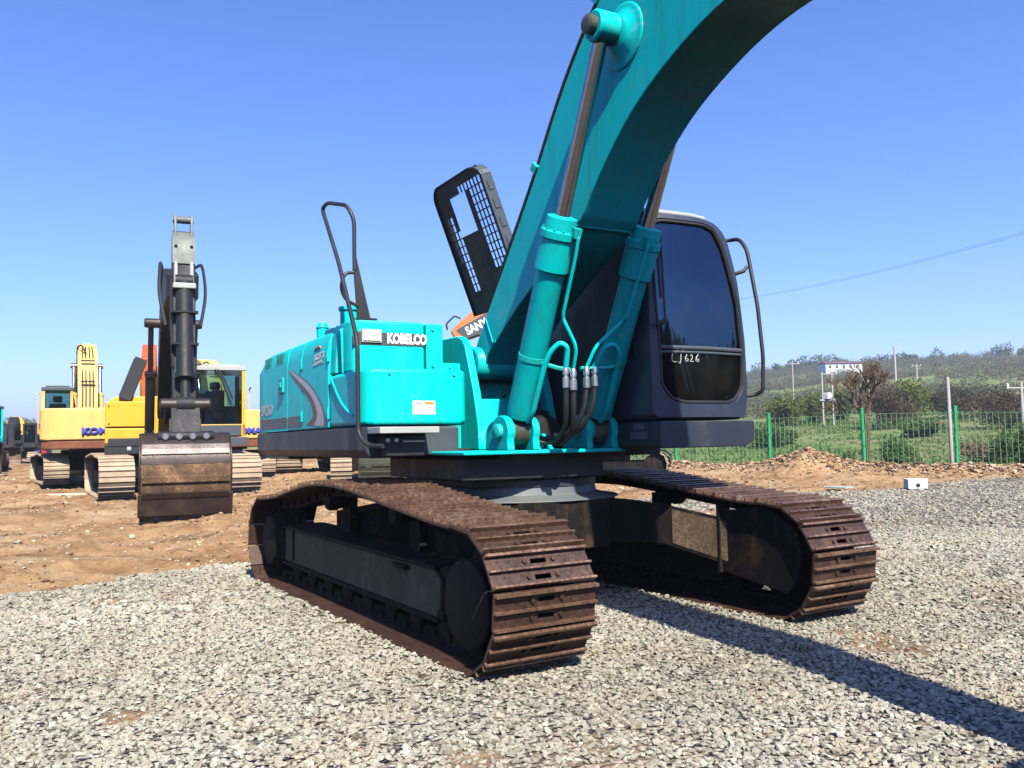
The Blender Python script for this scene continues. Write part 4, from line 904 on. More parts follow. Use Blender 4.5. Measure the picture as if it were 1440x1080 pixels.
def front_boxes(parent, hx, Z, body, dark, wd=1.36):
    b = MB(hx); b.box(-.55, .95, -wd, -.52, Z+.22, Z+.62); b.box(-.55, .90, -wd, -.52, Z+.64, Z+1.32); tk = b.build('fuel_tank', body, parent, bevel=.035)
    b = MB(hx)
    for y in (-wd+.09, -.61):
        for z in (Z+.74, Z+1.2): b.cyl((.89,y,z), (.915,y,z), .022, n=6)
    b.box(.90,.912,-wd+.04,-.56,Z+.66,Z+.67); b.build('tank_bolts', dark, tk)
    b = MB(hx); b.box(.1, .98, -wd, -.5, Z-.05, Z+.20); b.mat(1); b.box(.97,.99,-1.05,-.95,Z+.04,Z+.14); b.build('step_box', [dark, M['palegrey']], parent, bevel=.02)
def stick(parent, hx, prof, w, mat, name, bevel=.02):
    b = MB(hx); b.prism(prof, 'y', -w/2, w/2); return b.build(name, mat, parent, bevel=bevel, ang=50)
def ram(parent, hx, p0, p1, y, r, mat, frac=.6):
    A, B = Vector((p0[0], y, p0[1])), Vector((p1[0], y, p1[1])); b = MB(hx); dv = (B-A).normalized(); L = (B-A).length
    b.lathe(A, B, [(0,r*.8),(.06,r),(L*frac-.12,r),(L*frac-.11,r*1.18),(L*frac,r*1.18),(L*frac+.01,r*.7)], 20); b.lathe(A-Vector((0,r,0)), A+Vector((0,r,0)), [(0,r*.9),(2*r,r*.9)], 16)
    o = b.build('hydraulic_ram', mat, parent)
    b = MB(hx); b.cyl(A+dv*L*frac, B, r*.55, n=16); b.lathe(B-Vector((0,r,0)), B+Vector((0,r,0)), [(0,r*.9),(2*r,r*.9)], 16); b.build('rod', M['darkboom'] if mat == M['darkboom'] else M['chrome'], o)
    return o

# yellow machine with the charcoal boom and arm, bucket on the ground
x, y = -18.75, .48
E2 = empty('excavator', 'yellow excavator facing us with charcoal boom, arm raised and muddy bucket on the ground', 'excavator', (x, y, gz(x, y)-.02), R(-2))
for sd in (-1, 1): bg_track(E2, sd, 3.05, .80, 5.0, 1.12, M['trackdry'], 42)
b = MB(); b.prism([(math.cos(R(30*k))*.95, math.sin(R(30*k))*.95) for k in range(12)], 'z', .62, 1.15); b.box(-1.1,1.1,-1.3,1.3,.45,.75); b.build('lower_frame', M['frame'], E2, bevel=.03)
h2 = Matrix.Rotation(R(-6.1), 4, 'Z'); Z = 1.28
rear_body(E2, h2, Z, M['yellow'], M['black'], M['black'], wd=1.5, xr=-3.3, hz=1.35)
front_boxes(E2, h2, Z-.14, M['yellow'], M['black'], wd=1.58)
c2 = bg_cab(E2, h2, .0, 1.75, .50, 1.82, Z+.24, Z+2.13, M['yellow'], M['palegrey'])
b = MB(h2); b.box(1.735,1.77,.60,1.72,Z+.24,Z+.52); b.box(1.2,1.84,.46,1.86,Z-.02,Z+.2); b.mat(1); b.box(1.83,1.845,1.02,1.15,Z+.04,Z+.14); b.build('cab_front', [M['dgrey'], M['white']], E2, bevel=.02)
b = MB(h2); b.tube([(1.78,1.05,Z+1.98),(1.80,1.22,Z+1.72),(1.79,1.46,Z+1.05)], .035, 6); b.tube([(1.78,1.12,Z+1.98),(1.80,1.30,Z+1.70),(1.79,1.50,Z+1.20)], .025, 6); b.build('wiper', M['rubber'], c2)
b = MB(h2); b.box(.97,.99,.88,1.18,Z+.98,Z+1.25); b.build('seat_cover', M['seatred'], c2)
b = MB(h2); b.tube([(1.4,1.0,Z+.5),(1.45,.98,Z+1.0),(1.3,.9,Z+1.05)], .02, 6); b.tube([(1.4,1.15,Z+.5),(1.5,1.17,Z+.95)], .02, 6); b.build('lever_streak_rods', M['black'], c2)
bc = [(.25,2.1),(.85,3.4),(2.0,4.45),(3.6,4.85),(5.2,4.80),(6.78,4.55)]
bo = stick(E2, h2, thick(bc, [.24,.42,.55,.52,.40,.24]), .62, M['darkboom'], 'boom')
for yy_ in (-.52, .52): ram(E2, h2, (1.15,1.65), (2.35,4.35), yy_, .12, M['darkboom'], .56)
b = MB(h2); b.lathe((2.35,-.68,4.35), (2.35,.68,4.35), [(0,.10),(.05,.12),(1.31,.12),(1.36,.10)], 16); b.build('boom_pin', M['bucket'], bo)
b = MB(h2)
for yy_, k in ((-.42,0),(.42,1)): b.tube([(2.6,yy_*.7,5.0),(4.6,yy_*.8,5.35),(6.2,yy_*1.0,5.15),(6.75,yy_*1.1,4.4),(7.0,yy_*.8,3.7)], .035, 6, .4)
b.build('hose_line', M['rubber'], bo)
ar = [(6.62,5.30),(6.68,5.62),(6.86,5.68),(7.04,5.42),(7.12,4.95),(7.36,4.15),(7.72,2.45),(7.80,1.62),(7.62,1.55),(7.32,2.3),(6.80,4.1),(6.62,4.6)]
arm = stick(E2, h2, ar, .43, M['darkboom'], 'arm')
b = MB(h2); b.prism([(6.875,5.62),(7.055,5.42),(7.135,4.95),(7.155,4.95),(7.075,5.44),(6.89,5.65)], 'y', -.217, .217); b.build('arm_top_plate', M['armsunlit'], arm)  # paler sheet imitates sun falling on the sloping arm end
for yy_ in (-.18, .135):
    b = MB(h2); b.prism([(6.66,5.55),(6.68,5.92),(6.76,6.04),(6.88,6.02),(6.97,5.85),(6.99,5.45)], 'y', yy_, yy_+.05); b.build('arm_lug', M['armsunlit'], arm, bevel=.01)
b = MB(h2); b.lathe((6.82,-.2,5.92), (6.82,.2,5.92), [(0,.075),(.4,.075)], 14); b.build('arm_pin', M['armsunlit'], arm)
for yy_ in (-.15, .15): 
    b = MB(h2); b.lathe((7.07,yy_,5.32), (7.12,yy_,5.30), [(0,.035),(.05,.03)], 8); b.build('arm_bolt', M['darkboom'], arm)
ram(E2, h2, (7.27,4.55), (8.02,2.05), .0, .165, M['darkboom'], .80)
for yy_ in (-.15,.15):
    b = MB(h2); b.tube([(7.165,yy_,4.98),(7.29,yy_,4.45)], .035, 6); b.build('arm_pipe', M['palegrey'], arm)
b = MB(h2); b.box(7.2,7.5,-.22,.22,4.38,4.50); b.build('ram_bracket', M['palegrey'], arm, bevel=.03)
for z_ in (3.9,3.25):
    b = MB(h2); b.box(7.42+(3.9-z_)*.23,7.66+(3.9-z_)*.23,-.25,.25,z_-.02,z_+.02); b.build('pipe_clamp', M['darkboom'], arm)
b = MB(h2); b.tube([(7.30,-.25,4.6),(7.42,-.25,3.8),(7.70,-.22,2.8)], .03, 6); b.build('arm_pipe', M['darkboom'], arm)
b = MB(h2); b.lathe((8.02,-.46,2.05), (8.02,.46,2.05), [(0,.09),(.03,.12),(.89,.12),(.92,.09)], 18); b.build('linkage_pin', M['bucket'], arm)
for yy_ in (-.36, .30):
    b = MB(h2); b.prism([(7.62,1.75),(7.74,1.68),(8.10,2.02),(8.06,2.12),(7.96,2.12)], 'y', yy_, yy_+.06); b.build('bucket_link', M['darkboom'], arm, bevel=.01)
b = MB(h2); b.prism([(7.92,2.1),(8.10,2.05),(8.30,1.42),(8.16,1.38)], 'y', -.26, .26); b.build('bucket_link', M['darkboom'], arm, bevel=.01)
b = MB(h2); b.lathe((8.22,-.5,1.44), (8.22,.5,1.44), [(0,.08),(.03,.1),(.97,.1),(1.0,.08)], 16); b.build('linkage_pin', M['darkboom'], arm)
for yy_ in (-.36,-.12,.12,.36):
    b = MB(h2); b.lathe((8.32,yy_,1.44), (8.35,yy_,1.44), [(0,.07),(.03,.05)], 12); b.build('pin_cap', M['steel'], arm)
bucket_part(E2, h2, 7.78, 1.48, 1.56, 1.02, [M['bucket'], M['bucketmud'], M['wornsteel']], R(6))
# its opened engine bonnet, grab rail
hb = h2 @ Matrix.Translation((-.95, -1.12, Z+1.30)) @ Matrix.Rotation(R(-20), 4, 'X')
b = MB(hb); b.box(-.6,.5,-.17,.15,.0,1.22); b.box(-.55,.45,-.19,-.17,.06,1.16); b.build('bonnet', M['black'], E2, bevel=.04)

# two faded yellow machines seen from behind
def rear_machine(loc, rz, label, sc=1.0, slew=0, bk=1.0):
    e = empty('excavator', label, 'excavator', (loc[0], loc[1], gz(*loc)-.02), R(rz), scale=sc)
    for sd in (-1, 1): bg_track(e, sd, 2.30, .70, 4.5, .95, M['trackdry'], 40)
    b = MB(); b.prism([(math.cos(R(30*k))*.8, math.sin(R(30*k))*.8) for k in range(12)], 'z', .5, 1.06); b.box(-.9,.9,-1.1,1.1,.4,.62); b.build('lower_frame', M['frame'], e, bevel=.03)
    hx = Matrix.Rotation(R(slew), 4, 'Z'); Z = 1.12
    cw = rear_body(e, hx, Z, M['cream'], M['black'], M['rustybottom'], wd=1.38, xr=-2.85, hz=1.20)
    text('lettering', 'KOMATSU', .25, M['blueprint'], hx @ frame((-2.842, -.50, Z+.50), (.09,-1,0), (0,0,1)), cw, bold=.012, ext=.03, sx=1.30)
    front_boxes(e, hx, Z, M['cream'], M['black'])
    bg_cab(e, hx, -.35, 1.35, .45, 1.36, Z+.22, Z+2.05, M['cream'], M['dgrey'])
    bm2 = stick(e, hx, thick([(.3,1.9),(.75,1.9+1.15*bk),(1.6,1.9+2.15*bk),(2.9,1.9+2.55*bk),(4.6,1.9+2.1*bk),(5.6,3.3)], [.2,.36,.46,.42,.3,.18]), .62, M['cream'], 'boom')
    b = MB(hx)
    for y in (-.16, -.06, .06, .16): b.tube([(.1,y,2.3),(.36,y,1.9+1.35*bk),(1.28,y*1.05,1.9+2.52*bk),(1.8,y*.9,1.9+2.78*bk)], .022, 6, .2)
    for x_, z_ in ((.34,1.9+1.45*bk),(.83,1.9+2.2*bk)): b.box(x_-.05,x_+.02,-.22,.22,z_-.02,z_+.03)
    b.tube([(1.2,.05,1.9+2.5*bk),(1.25,.2,1.9+2.8*bk),(1.5,.3,1.9+2.75*bk),(1.6,.32,1.9+2.5*bk)], .03, 6, .1); b.build('hose_line', M['rubber'], bm2)
    for y in (-.42,.42): ram(e, hx, (.9,1.5), (1.75,1.9+2.1*bk), y, .1, M['cream'], .6)
    ar_ = stick(e, hx, [(5.3,3.9),(5.7,3.9),(5.75,3.3),(5.0,1.3),(4.8,1.3),(5.2,3.1)], .36, M['cream'], 'arm')
    ram(e, hx, (2.6,1.9+2.9*bk), (5.35,3.95), 0, .1, M['cream'], .6)
    bucket_part(e, hx, 4.9, 1.35, 1.1, .78, [M['bucket'], M['bucketmud'], M['wornsteel']], 0, -1)
    b = MB(hx); b.tube([(.6,-1.2,Z+1.3),(.6,-1.2,Z+2.15),(.25,-1.2,Z+2.2)], .03, 6, .1); b.tube([(1.3,1.36,Z+1.9),(1.4,1.48,Z+1.9),(1.4,1.48,Z+.5)], .02, 6, .06); b.build('grab_rail', M['cream'], e)
    return e
rear_machine((-25.6,-.86), 182, 'faded yellow excavator seen from behind, blue lettering on its rusty counterweight', 1.0, -6)
rear_machine((-26.0, 3.55), 176, 'faded yellow excavator behind the cab of the charcoal-armed one, mostly hidden', 1.0, 4, .86)

# machine whose yellow boom with a red-orange ram top stands behind the charcoal arm
x, y = -28.2, 1.5
E3 = empty('excavator', 'yellow excavator behind, showing only an upright boom with red-orange top', 'excavator', (x, y, gz(x, y)), R(-10))
for sd in (-1, 1): bg_track(E3, sd, 2.3, .6, 4.4, .95, M['trackdry'], 40)
I4 = Matrix.Identity(4)
b = MB(); b.box(-.8,.8,-1.0,1.0,.4,1.1); b.build('lower_frame', M['frame'], E3)
rear_body(E3, I4, 1.12, M['yellow'], M['black'], M['black']); bg_cab(E3, I4, -.35, 1.35, .45, 1.36, 1.34, 3.0, M['yellow'], M['black'])
bo = stick(E3, I4, thick([(.3,1.9),(.65,2.7),(1.0,3.3),(1.25,3.7)], [.22,.34,.36,.30]), .66, M['yellow'], 'boom')
stick(E3, I4, thick([(1.2,3.55),(1.35,3.80),(1.5,4.08),(1.9,4.22),(3.0,4.0),(4.6,3.3)], [.34,.42,.40,.34,.28,.2]), .46, M['redorange'], 'boom_extension', bevel=.2)
b = MB()
for k in range(4): b.box(.86+k*.10,.90+k*.10,-.335,.335,2.75+k*.13,2.8+k*.13)
b.build('boom_marking', M['bucket'], bo)
stick(E3, I4, [(4.3,3.9),(4.7,3.8),(4.6,1.4),(4.4,1.4)], .34, M['redorange'], 'arm')
bucket_part(E3, I4, 4.5, 1.4, 1.0, .7, [M['bucket'], M['bucketmud'], M['wornsteel']], 0, -1)

# low machine seen under the near excavator: black counterweight between dusty tracks
x, y = -27.2, 7.3
E5 = empty('excavator', 'dusty excavator with black counterweight glimpsed under the rear of the teal one', 'excavator', (x, y, gz(x, y)), R(172))
for sd in (-1, 1): bg_track(E5, sd, 2.3, .95, 4.4, 1.0, M['trackdry'], 40)
rear_body(E5, I4, .78, M['black'], M['black'], M['bucket'], wd=.85, hz=1.2); bg_cab(E5, I4, -.35, 1.1, .1, .85, 1.0, 2.6, M['yellow'], M['black'])
b = MB()
for yy_ in (-.5, .25): b.box(-2.895,-2.885,yy_,yy_+.2,.86,.91)
b.build('counterweight_mark', M['palegrey'], E5)
stick(E5, I4, thick([(.3,1.5),(1.0,2.4),(2.4,2.9),(4.2,1.9)], [.18,.3,.3,.2]), .4, M['yellow'], 'boom')
# grey machine facing us with a lettered bucket
x, y = -19.7, 7.0
E6 = empty('excavator', 'excavator with a wide grey bucket on the ground, seen under the teal one', 'excavator', (x, y, gz(x, y)), R(-20))
for sd in (-1, 1): bg_track(E6, sd, 2.3, .62, 4.4, .98, M['trackdry'], 40)
rear_body(E6, I4, 1.1, M['yellow'], M['black'], M['black'], hz=1.0); bg_cab(E6, I4, -.35, 1.2, .45, 1.3, 1.3, 2.75, M['yellow'], M['black'])
b = MB(); b.box(-.8,.8,-1.0,1.0,.4,1.1); b.build('lower_frame', M['frame'], E6)
stick(E6, I4, thick([(.3,1.8),(1.0,2.6),(2.2,3.05),(3.8,2.7)], [.18,.3,.3,.2]), .42, M['yellow'], 'boom'); stick(E6, I4, [(3.55,2.9),(3.95,2.8),(3.95,1.25),(3.75,1.25)], .3, M['yellow'], 'arm')
bk = bucket_part(E6, I4, 3.85, 1.32, 1.34, .80, [M['grease'], M['grease'], M['palegrey']], R(2))
for yy_, zz_, w_ in ((-.44,.72,.13),(-.44,.60,.15),(-.26,.74,.08),(.20,.72,.10)):
    b = MB(); b.box(4.395,4.408,yy_-w_/2,yy_+w_/2,zz_-.035,zz_+.035); b.build('bucket_mark', M['white'], bk)

# orange machine, its black-lettered boom end peeping over the near one
x, y = -15.9, 13.2
E7 = empty('excavator', 'orange excavator behind, black panel with white letters on its boom, mostly hidden', 'excavator', (x, y, gz(x, y)), R(224))
for sd in (-1, 1): bg_track(E7, sd, 2.3, .6, 4.4, .95, M['trackdry'], 40)
b = MB(); b.box(-.8,.8,-1.0,1.0,.4,1.1); b.build('lower_frame', M['frame'], E7)
rear_body(E7, I4, 1.0, M['sany'], M['yellow'], M['sany'], hz=1.0, xr=-2.5); bg_cab(E7, I4, -.35, 1.2, .45, 1.3, 1.2, 2.8, M['yellow'], M['black'])
PT = at3 = None
def ray_pt(px, py, d):
    v = fw_*1.0 + rt_*((px-720)/FPX) + up_*((540-py)/FPX); k = d/math.hypot(v.x, v.y); return Vector(CAM)+v*k
fw_ = Vector((math.cos(PITCH)*math.cos(YAW), math.cos(PITCH)*math.sin(YAW), math.sin(PITCH)))
rt_ = fw_.cross(Vector((0,0,1))).normalized(); up_ = rt_.cross(fw_)
c_, s_ = math.cos(ROLL), math.sin(ROLL); rt_, up_ = rt_*c_ + up_*s_, -rt_*s_ + up_*c_
inv = (Matrix.Translation((x, y, gz(x, y))) @ Matrix.Rotation(R(224), 4, 'Z')).inverted()
tip = inv @ Vector((-17.88, 8.78, 4.70)); pk = inv @ Vector((-17.23, 10.08, 5.40)); ft = Vector((.2, tip.y*.3, 1.9))
dirb = (pk-tip).normalized(); up3 = Vector((0,0,1)); up3 = (up3-dirb*up3.dot(dirb)).normalized(); sid = up3.cross(dirb)
Mb = Matrix((dirb, sid, up3)).transposed().to_4x4(); Mb.translation = tip
hb = Vector((ft.x-tip.x, ft.y-tip.y, 0)); Lf = hb.length; hb.normalize(); sd_ = Vector((0,0,1)).cross(hb)
up3 = Vector((0,0,1)); ang_ = math.atan2(pk.z-tip.z, math.hypot(pk.x-tip.x, pk.y-tip.y))
Mp = Matrix((hb, sd_, up3)).transposed().to_4x4(); Mp.translation = tip; Mb = Mp @ Matrix.Rotation(-ang_, 4, 'Y')
hf = ft.z-tip.z
b = MB(Mp); b.prism(thick([(.12,-.02),(.9,.42),(1.9,.86),(2.7,.80),(3.6,.0),(Lf-.35,hf+1.4),(Lf,hf)], [.20,.40,.50,.50,.46,.36,.2]), 'y', -.25, .25)
bo = b.build('boom', M['sany'], E7, bevel=.04, ang=50)
text('lettering', 'SANY', .36, M['white'], Mb @ frame((.88,-.258,-.12), (1,0,0), (0,0,1)), bo, bold=.012, ext=.004, sx=.80)
b = MB(Mb); b.prism([(.25,.06),(.42,-.32),(1.45,-.38),(1.45,.14),(.35,.08)], 'y', -.2555, -.2515); b.build('boom_panel', M['dgrey'], bo)
b = MB(Mb); b.tube([(.02,-.15,.22),(.06,-.15,.40),(.42,-.15,.52),(.55,-.15,.36)], .03, 6, .06); b.build('hose_line', M['rubber'], bo)

# far left: teal machine cut by the picture's edge, a small dark one, a yellow one
def far_machine(px, d, rz, label, body, boomc, cabc, sc=1.0, pose=None):
    P_ = ray_pt(px, 640, d); e = empty('excavator', label, 'excavator', (P_.x, P_.y, gz(P_.x, P_.y)), R(rz), scale=sc)
    for sd in (-1, 1): bg_track(e, sd, 2.2, .6, 4.2, .92, M['trackdry'] if d > 50 else M['track'], 34)
    rear_body(e, I4, 1.05, body, M['black'], M['black'], hz=1.0); front_boxes(e, I4, 1.05, body, M['black'])
    bg_cab(e, I4, -.35, 1.3, .45, 1.3, 1.2, 2.9, cabc, M['black'])
    b = MB(); b.box(-.8,.8,-1.0,1.0,.4,1.1); b.build('lower_frame', M['frame'], e)
    pose = pose or [(.3,1.8),(.8,3.0),(1.9,3.9),(3.4,3.9),(5.0,3.2)]
    bo = stick(e, I4, thick(pose, [.2,.34,.4,.34,.2]), .5, boomc, 'boom')
    ex, ez = pose[-1]; stick(e, I4, [(ex-.2,ez+.5),(ex+.2,ez+.4),(ex+.1,1.2),(ex-.1,1.2)], .34, boomc, 'arm')
    bucket_part(e, I4, ex, 1.2, 1.1, .75, [M['bucket'], M['bucketmud'], M['wornsteel']], 0, -1)
    return e
far_machine(-52, 46, 10, 'teal excavator cut off by the left edge of the picture', M['teal'], M['teal'], M['teal'])
far_machine(24, 56, -8, 'small dark excavator far off beside the teal one, facing us', M['black'], M['black'], M['black'], .8, [(.3,1.8),(1.0,2.6),(2.2,2.9),(3.4,2.4)])
far_machine(34, 78, 200, 'distant yellow excavator half hidden by the small dark one', M['yellow'], M['yellow'], M['yellow'], .9, [(.3,1.8),(1.0,2.8),(2.2,3.2),(3.4,2.4)])
for px, d, mt, lab in ((51, 74, flat('blue_plastic', (.01,.10,.55), .5), 'blue drum standing beside the red one in the far yard'), (60, 74.5, flat('red_plastic', (.5,.02,.03), .5), 'red drum standing beside the blue one in the far yard')):
    P_ = ray_pt(px, 630, d); e = empty('drum', lab, 'drum', (P_.x, P_.y, gz(P_.x, P_.y)))
    b = MB(); b.lathe((0,0,0), (0,0,.9), [(0,.27),(.02,.29),(.28,.29),(.30,.305),(.32,.29),(.58,.29),(.60,.305),(.62,.29),(.88,.29),(.9,.27)], 20); b.build('drum_body', mt, e)
    b = MB(); b.lathe((.15,0,.9), (.15,0,.93), [(0,.04),(.03,.04)], 10); b.build('bung', M['black'], e)

# ------------------------------------------------------------------ fence
FE = empty('wire_fence', 'green wire mesh fence on green posts along the dirt berm', 'fence', (FENCE0[0], FENCE0[1], gz(*FENCE0)))
inv = Matrix.Translation(-FE.location)
ts = [-20.0,-16.8,-13.6,-10.4,-7.1,-3.9,0.0,3.35,6.15,9.2,12.3,15.4]; pp = []
for i, t in enumerate(ts):
    x, y = FENCE0 + FENCED*t; z = gz(x, y); pp.append((x, y, z-.1))
    b = MB(inv); ln = Vector((random.uniform(-.03,.03), random.uniform(-.03,.03), 1.86)); p0 = Vector((x, y, z-.25)); b.cyl(p0, p0+ln+Vector((0,0,.18)), .052, n=10)
    b.lathe(p0+ln+Vector((0,0,.18)), p0+ln+Vector((0,0,.22)), [(0,.06),(.03,.06),(.04,.03)], 10)
    for hz in (.6, 1.1, 1.6): b.box(x-.05, x+.05, y-.05, y-.03, z+hz-.02, z+hz+.02)
    b.build('fence_post', M['greenpost'], FE)
for (x0,y0,z0), (x1,y1,z1) in zip(pp, pp[1:]):
    b = MB(inv); A, B = Vector((x0,y0,z0+.05)), Vector((x1,y1,z1+.05)); L = (B-A).length; n = int(L/.16)
    for k in range(n):
        p = A.lerp(B, (k+.5)/n); b.cyl(p, p+Vector((0,0,1.70)), .0085, n=4, caps=False)
    for k in range(11):
        o_ = Vector((0,0,.03+k*.165)); b.cyl(A+o_, B+o_, .003 if k < 10 else .009, n=4, caps=False)
    b.build('wire_mesh', M['wire'], FE)

# ------------------------------------------------------------------ poles, wires, farm building, small things
def utility_pole(px, d, ytop, label, cross=True, lean=(0,0), r=.09, base_px=None):
    P_ = ray_pt(px, 560, d); z = gz(P_.x, P_.y); top = ray_pt(px, ytop, d).z
    e = empty('utility_pole', label, 'utility pole', (P_.x, P_.y, z)); h = max(3, top-z)
    b = MB(); b.cyl((0,0,-.3), (lean[0]*h, lean[1]*h, h), r, r*.72, 10); b.build('pole_shaft', M['concrete'], e)
    if cross:
        b = MB(); dx, dy = rt_.x, rt_.y; w = .9
        b.tube([(-dx*w,-dy*w,h-.35),(dx*w,dy*w,h-.35)], .05, 6); b.build('crossarm', M['palegrey'], e)
        for k in (-1, 0, 1):
            b = MB(); b.lathe((dx*w*.9*k,dy*w*.9*k,h-.32), (dx*w*.9*k,dy*w*.9*k,h-.05), [(0,.04),(.1,.07),(.2,.05),(.27,.03)], 8); b.build('insulator', M['white'], e)
    return e
utility_pole(1116, 118, 508, 'thin pale utility pole on the hillside, first right of the cab handle', True)
utility_pole(1222, 88, 523, 'pale utility pole standing right behind the bare brown tree', True)
utility_pole(1261, 160, 487, 'tallest utility pole with a wide crossarm against the sky', True, r=.2)
utility_pole(1291, 190, 512, 'faint utility pole on the slope right of the tall one', True, r=.16)
utility_pole(1437, 60, 540, 'utility pole at the right edge of the picture', True, r=.12)
P_ = ray_pt(1339, 640, 33); e = empty('leaning_pole', 'white leaning pole planted just behind the green fence', 'pole', (P_.x, P_.y, gz(P_.x, P_.y)))
tp = ray_pt(1332, 530, 33); b = MB(); b.cyl((0,0,-.3), (tp.x-P_.x, tp.y-P_.y, tp.z-e.location.z), .075, .06, 12); b.build('pole_shaft', M['concrete'], e)
b = MB(); b.tube([(-.55*rt_.x,-.55*rt_.y,1.45),(.65*rt_.x,.65*rt_.y,1.5)], .025, 6); b.build('tie_bar', M['bark'], e)
P0, P1 = ray_pt(1157.5, 575, 75), ray_pt(1171.5, 575, 75); z0 = gz(P0.x, P0.y); zt = ray_pt(1158, 523, 75).z
e = empty('transformer_stand', 'twin pole stand carrying a transformer, left of the bare tree', 'transformer', (P0.x, P0.y, z0)); dq = P1-P0
b = MB(); b.cyl((0,0,-.5), (0,0,zt-z0), .075, .06, 10); b.build('pole_shaft', M['concrete'], e); b = MB(); b.cyl((dq.x,dq.y,-.5), (dq.x,dq.y,zt-z0), .075, .06, 10); b.build('pole_shaft', M['concrete'], e)
hm = ray_pt(1160, 563, 75).z - z0; b = MB(); b.tube([(-.2*rt_.x,-.2*rt_.y,hm),(dq.x+.2*rt_.x,dq.y+.2*rt_.y,hm)], .09, 6); b.build('platform', M['palegrey'], e)
b = MB(); m_ = dq*.5; b.box(m_.x-.25,m_.x+.25,m_.y-.25,m_.y+.25,hm+.08,hm+.6); b.build('transformer_tank', M['white'], e, bevel=.04)
b = MB(); b.tube([(0,0,zt-z0-.2),(dq.x,dq.y,zt-z0-.2)], .05, 6); b.build('crossarm', M['palegrey'], e)
def wire(p0, p1, sag, label, r=.012, group=None):
    b = MB(); pts = [p0.lerp(p1, k/24) - Vector((0,0,sag*4*(k/24)*(1-k/24))) for k in range(25)]
    b.tube([q_-p0 for q_ in pts], r, 5); o = b.build('power_line', M['rubber'], None); o.location = p0
    return tag(o, label, 'power line', group)
wire(ray_pt(1000, 425.5, 74), ray_pt(1620, 276, 36), .55, 'lower power line sloping up to the right of the cab', .007)
wire(ray_pt(1000, 425.2, 74.2), ray_pt(1620, 273.5, 36.4), .50, 'upper power line running close above the other one', .005)
P_ = ray_pt(1000, 600, 74.4); e = empty('utility_pole', 'utility pole hidden behind the navy cab, carrying the power lines', 'utility pole', (P_.x, P_.y, gz(P_.x, P_.y)))
b = MB(); b.cyl((0,0,-.3), (0,0,ray_pt(1000,425,74.4).z-e.location.z+.3), .16, .12, 10); b.build('pole_shaft', M['concrete'], e)
P_ = ray_pt(1182, 517, 268); z = gz(P_.x, P_.y)+1.6
e = empty('farm_building', 'long white building with dull red roof on the hill', 'building', (P_.x, P_.y, z), math.atan2(rt_.y, rt_.x)+R(4))
b = MB(); b.box(-5.5,5.2,-2.5,2.5,-4,2.0); b.build('wall', M['white'], e)
b = MB(); b.prism([(-2.9,1.95),(0,2.7),(2.9,1.95)], 'x', -5.8, 5.5); b.build('roof', M['brown'], e)
for k in range(5):
    b = MB(); b.box(-4.6+k*2.0,-3.8+k*2.0,-2.53,-2.48,.5,1.4); b.build('window', M['dgrey'], e)
P_ = ray_pt(1288, 690, 22.3); e = empty('white_box', 'small white box with a round dark hole on the gravel edge', 'box', (P_.x, P_.y, gz(P_.x, P_.y)+.02), math.atan2(rt_.y, rt_.x)-R(6))
b = MB(); b.box(-.215,.215,-.16,.16,0,.21); b.build('box_shell', M['white'], e, bevel=.01)
b = MB(); b.lathe((0,-.158,.08), (0,-.166,.08), [(0,.05),(.006,.05),(.008,.04)], 20); b.build('round_opening', M['black'], e)
b = MB(); b.box(-.225,.225,-.17,.17,.205,.225); b.build('lid', M['white'], e, bevel=.006)
P_ = ray_pt(1180, 688, 22); b = MB(); b.prism([(-.22,-.2),(.30,-.16),(.26,.2),(-.18,.24)], 'z', .02, .05); o = b.build('board', flat('pale_green_board', (.30,.42,.36), .6), None, bevel=.004); o.location = (P_.x, P_.y, gz(P_.x, P_.y)+.07); tag(o, 'pale green flat board lying on dirt behind the right track', 'board')
P_ = ray_pt(96, 688, 27); b = MB(); b.box(-.9,.9,-.09,.09,0,.05); o = b.build('plank', flat('pale_timber', (.62,.50,.38), .8), None, bevel=.006); o.location = (P_.x, P_.y, gz(P_.x, P_.y)+.03); o.rotation_euler = (0,0,math.atan2(rt_.y, rt_.x)+.06); tag(o, 'pale timber plank on the dirt before the faded yellow excavator', 'plank')

# ------------------------------------------------------------------ plants
def leaf_cloud(centers, radii, tints, per, leaf, squash=.8, jitter=.18):
    """quads spread through many ellipsoids; returns V, F, tint"""
    n = len(centers); N = n*per
    u = rng.normal(size=(N, 3)); u /= np.linalg.norm(u, axis=1)[:, None]
    r = rng.uniform(.25, 1.0, N)**.55*(1+.35*(fbm(u[:, 0]*2+np.repeat(np.arange(n), per)*7.3, u[:, 2]*2, 5)-.5)*2)
    rad = np.repeat(radii, per, axis=0)
    if rad.ndim == 1: rad = np.stack([rad, rad, rad*squash], -1)
    P = np.repeat(centers, per, axis=0) + u*r[:, None]*rad
    s = np.repeat(leaf, per)*rng.uniform(.55, 1.35, N) if np.ndim(leaf) else leaf*rng.uniform(.55, 1.35, N)
    a = rng.normal(size=(N, 3)); a /= np.linalg.norm(a, axis=1)[:, None]
    b = np.cross(a, rng.normal(size=(N, 3))); b /= np.linalg.norm(b, axis=1)[:, None]
    s = s[:, None]; V = np.stack([P-a*s, P-b*s*.55, P+a*s, P+b*s*.55], 1).reshape(-1, 3)
    F = np.arange(N*4).reshape(-1, 4); return V, F, np.clip(np.repeat(tints, per)+rng.normal(0, jitter*.5, N), 0, 1)
def leaves(name, mat, *a, **k):
    V, F, t = leaf_cloud(*a, **k); return tri_mesh(name, V, F, mat, t, nv=4)
def place(n, d0, d1, a0, a1):
    d = np.sqrt(rng.uniform(d0*d0, d1*d1, n)); a = np.radians(rng.uniform(a0, a1, n)); th = YAW-a
    return CAM[0]+d*np.cos(th), CAM[1]+d*np.sin(th), d
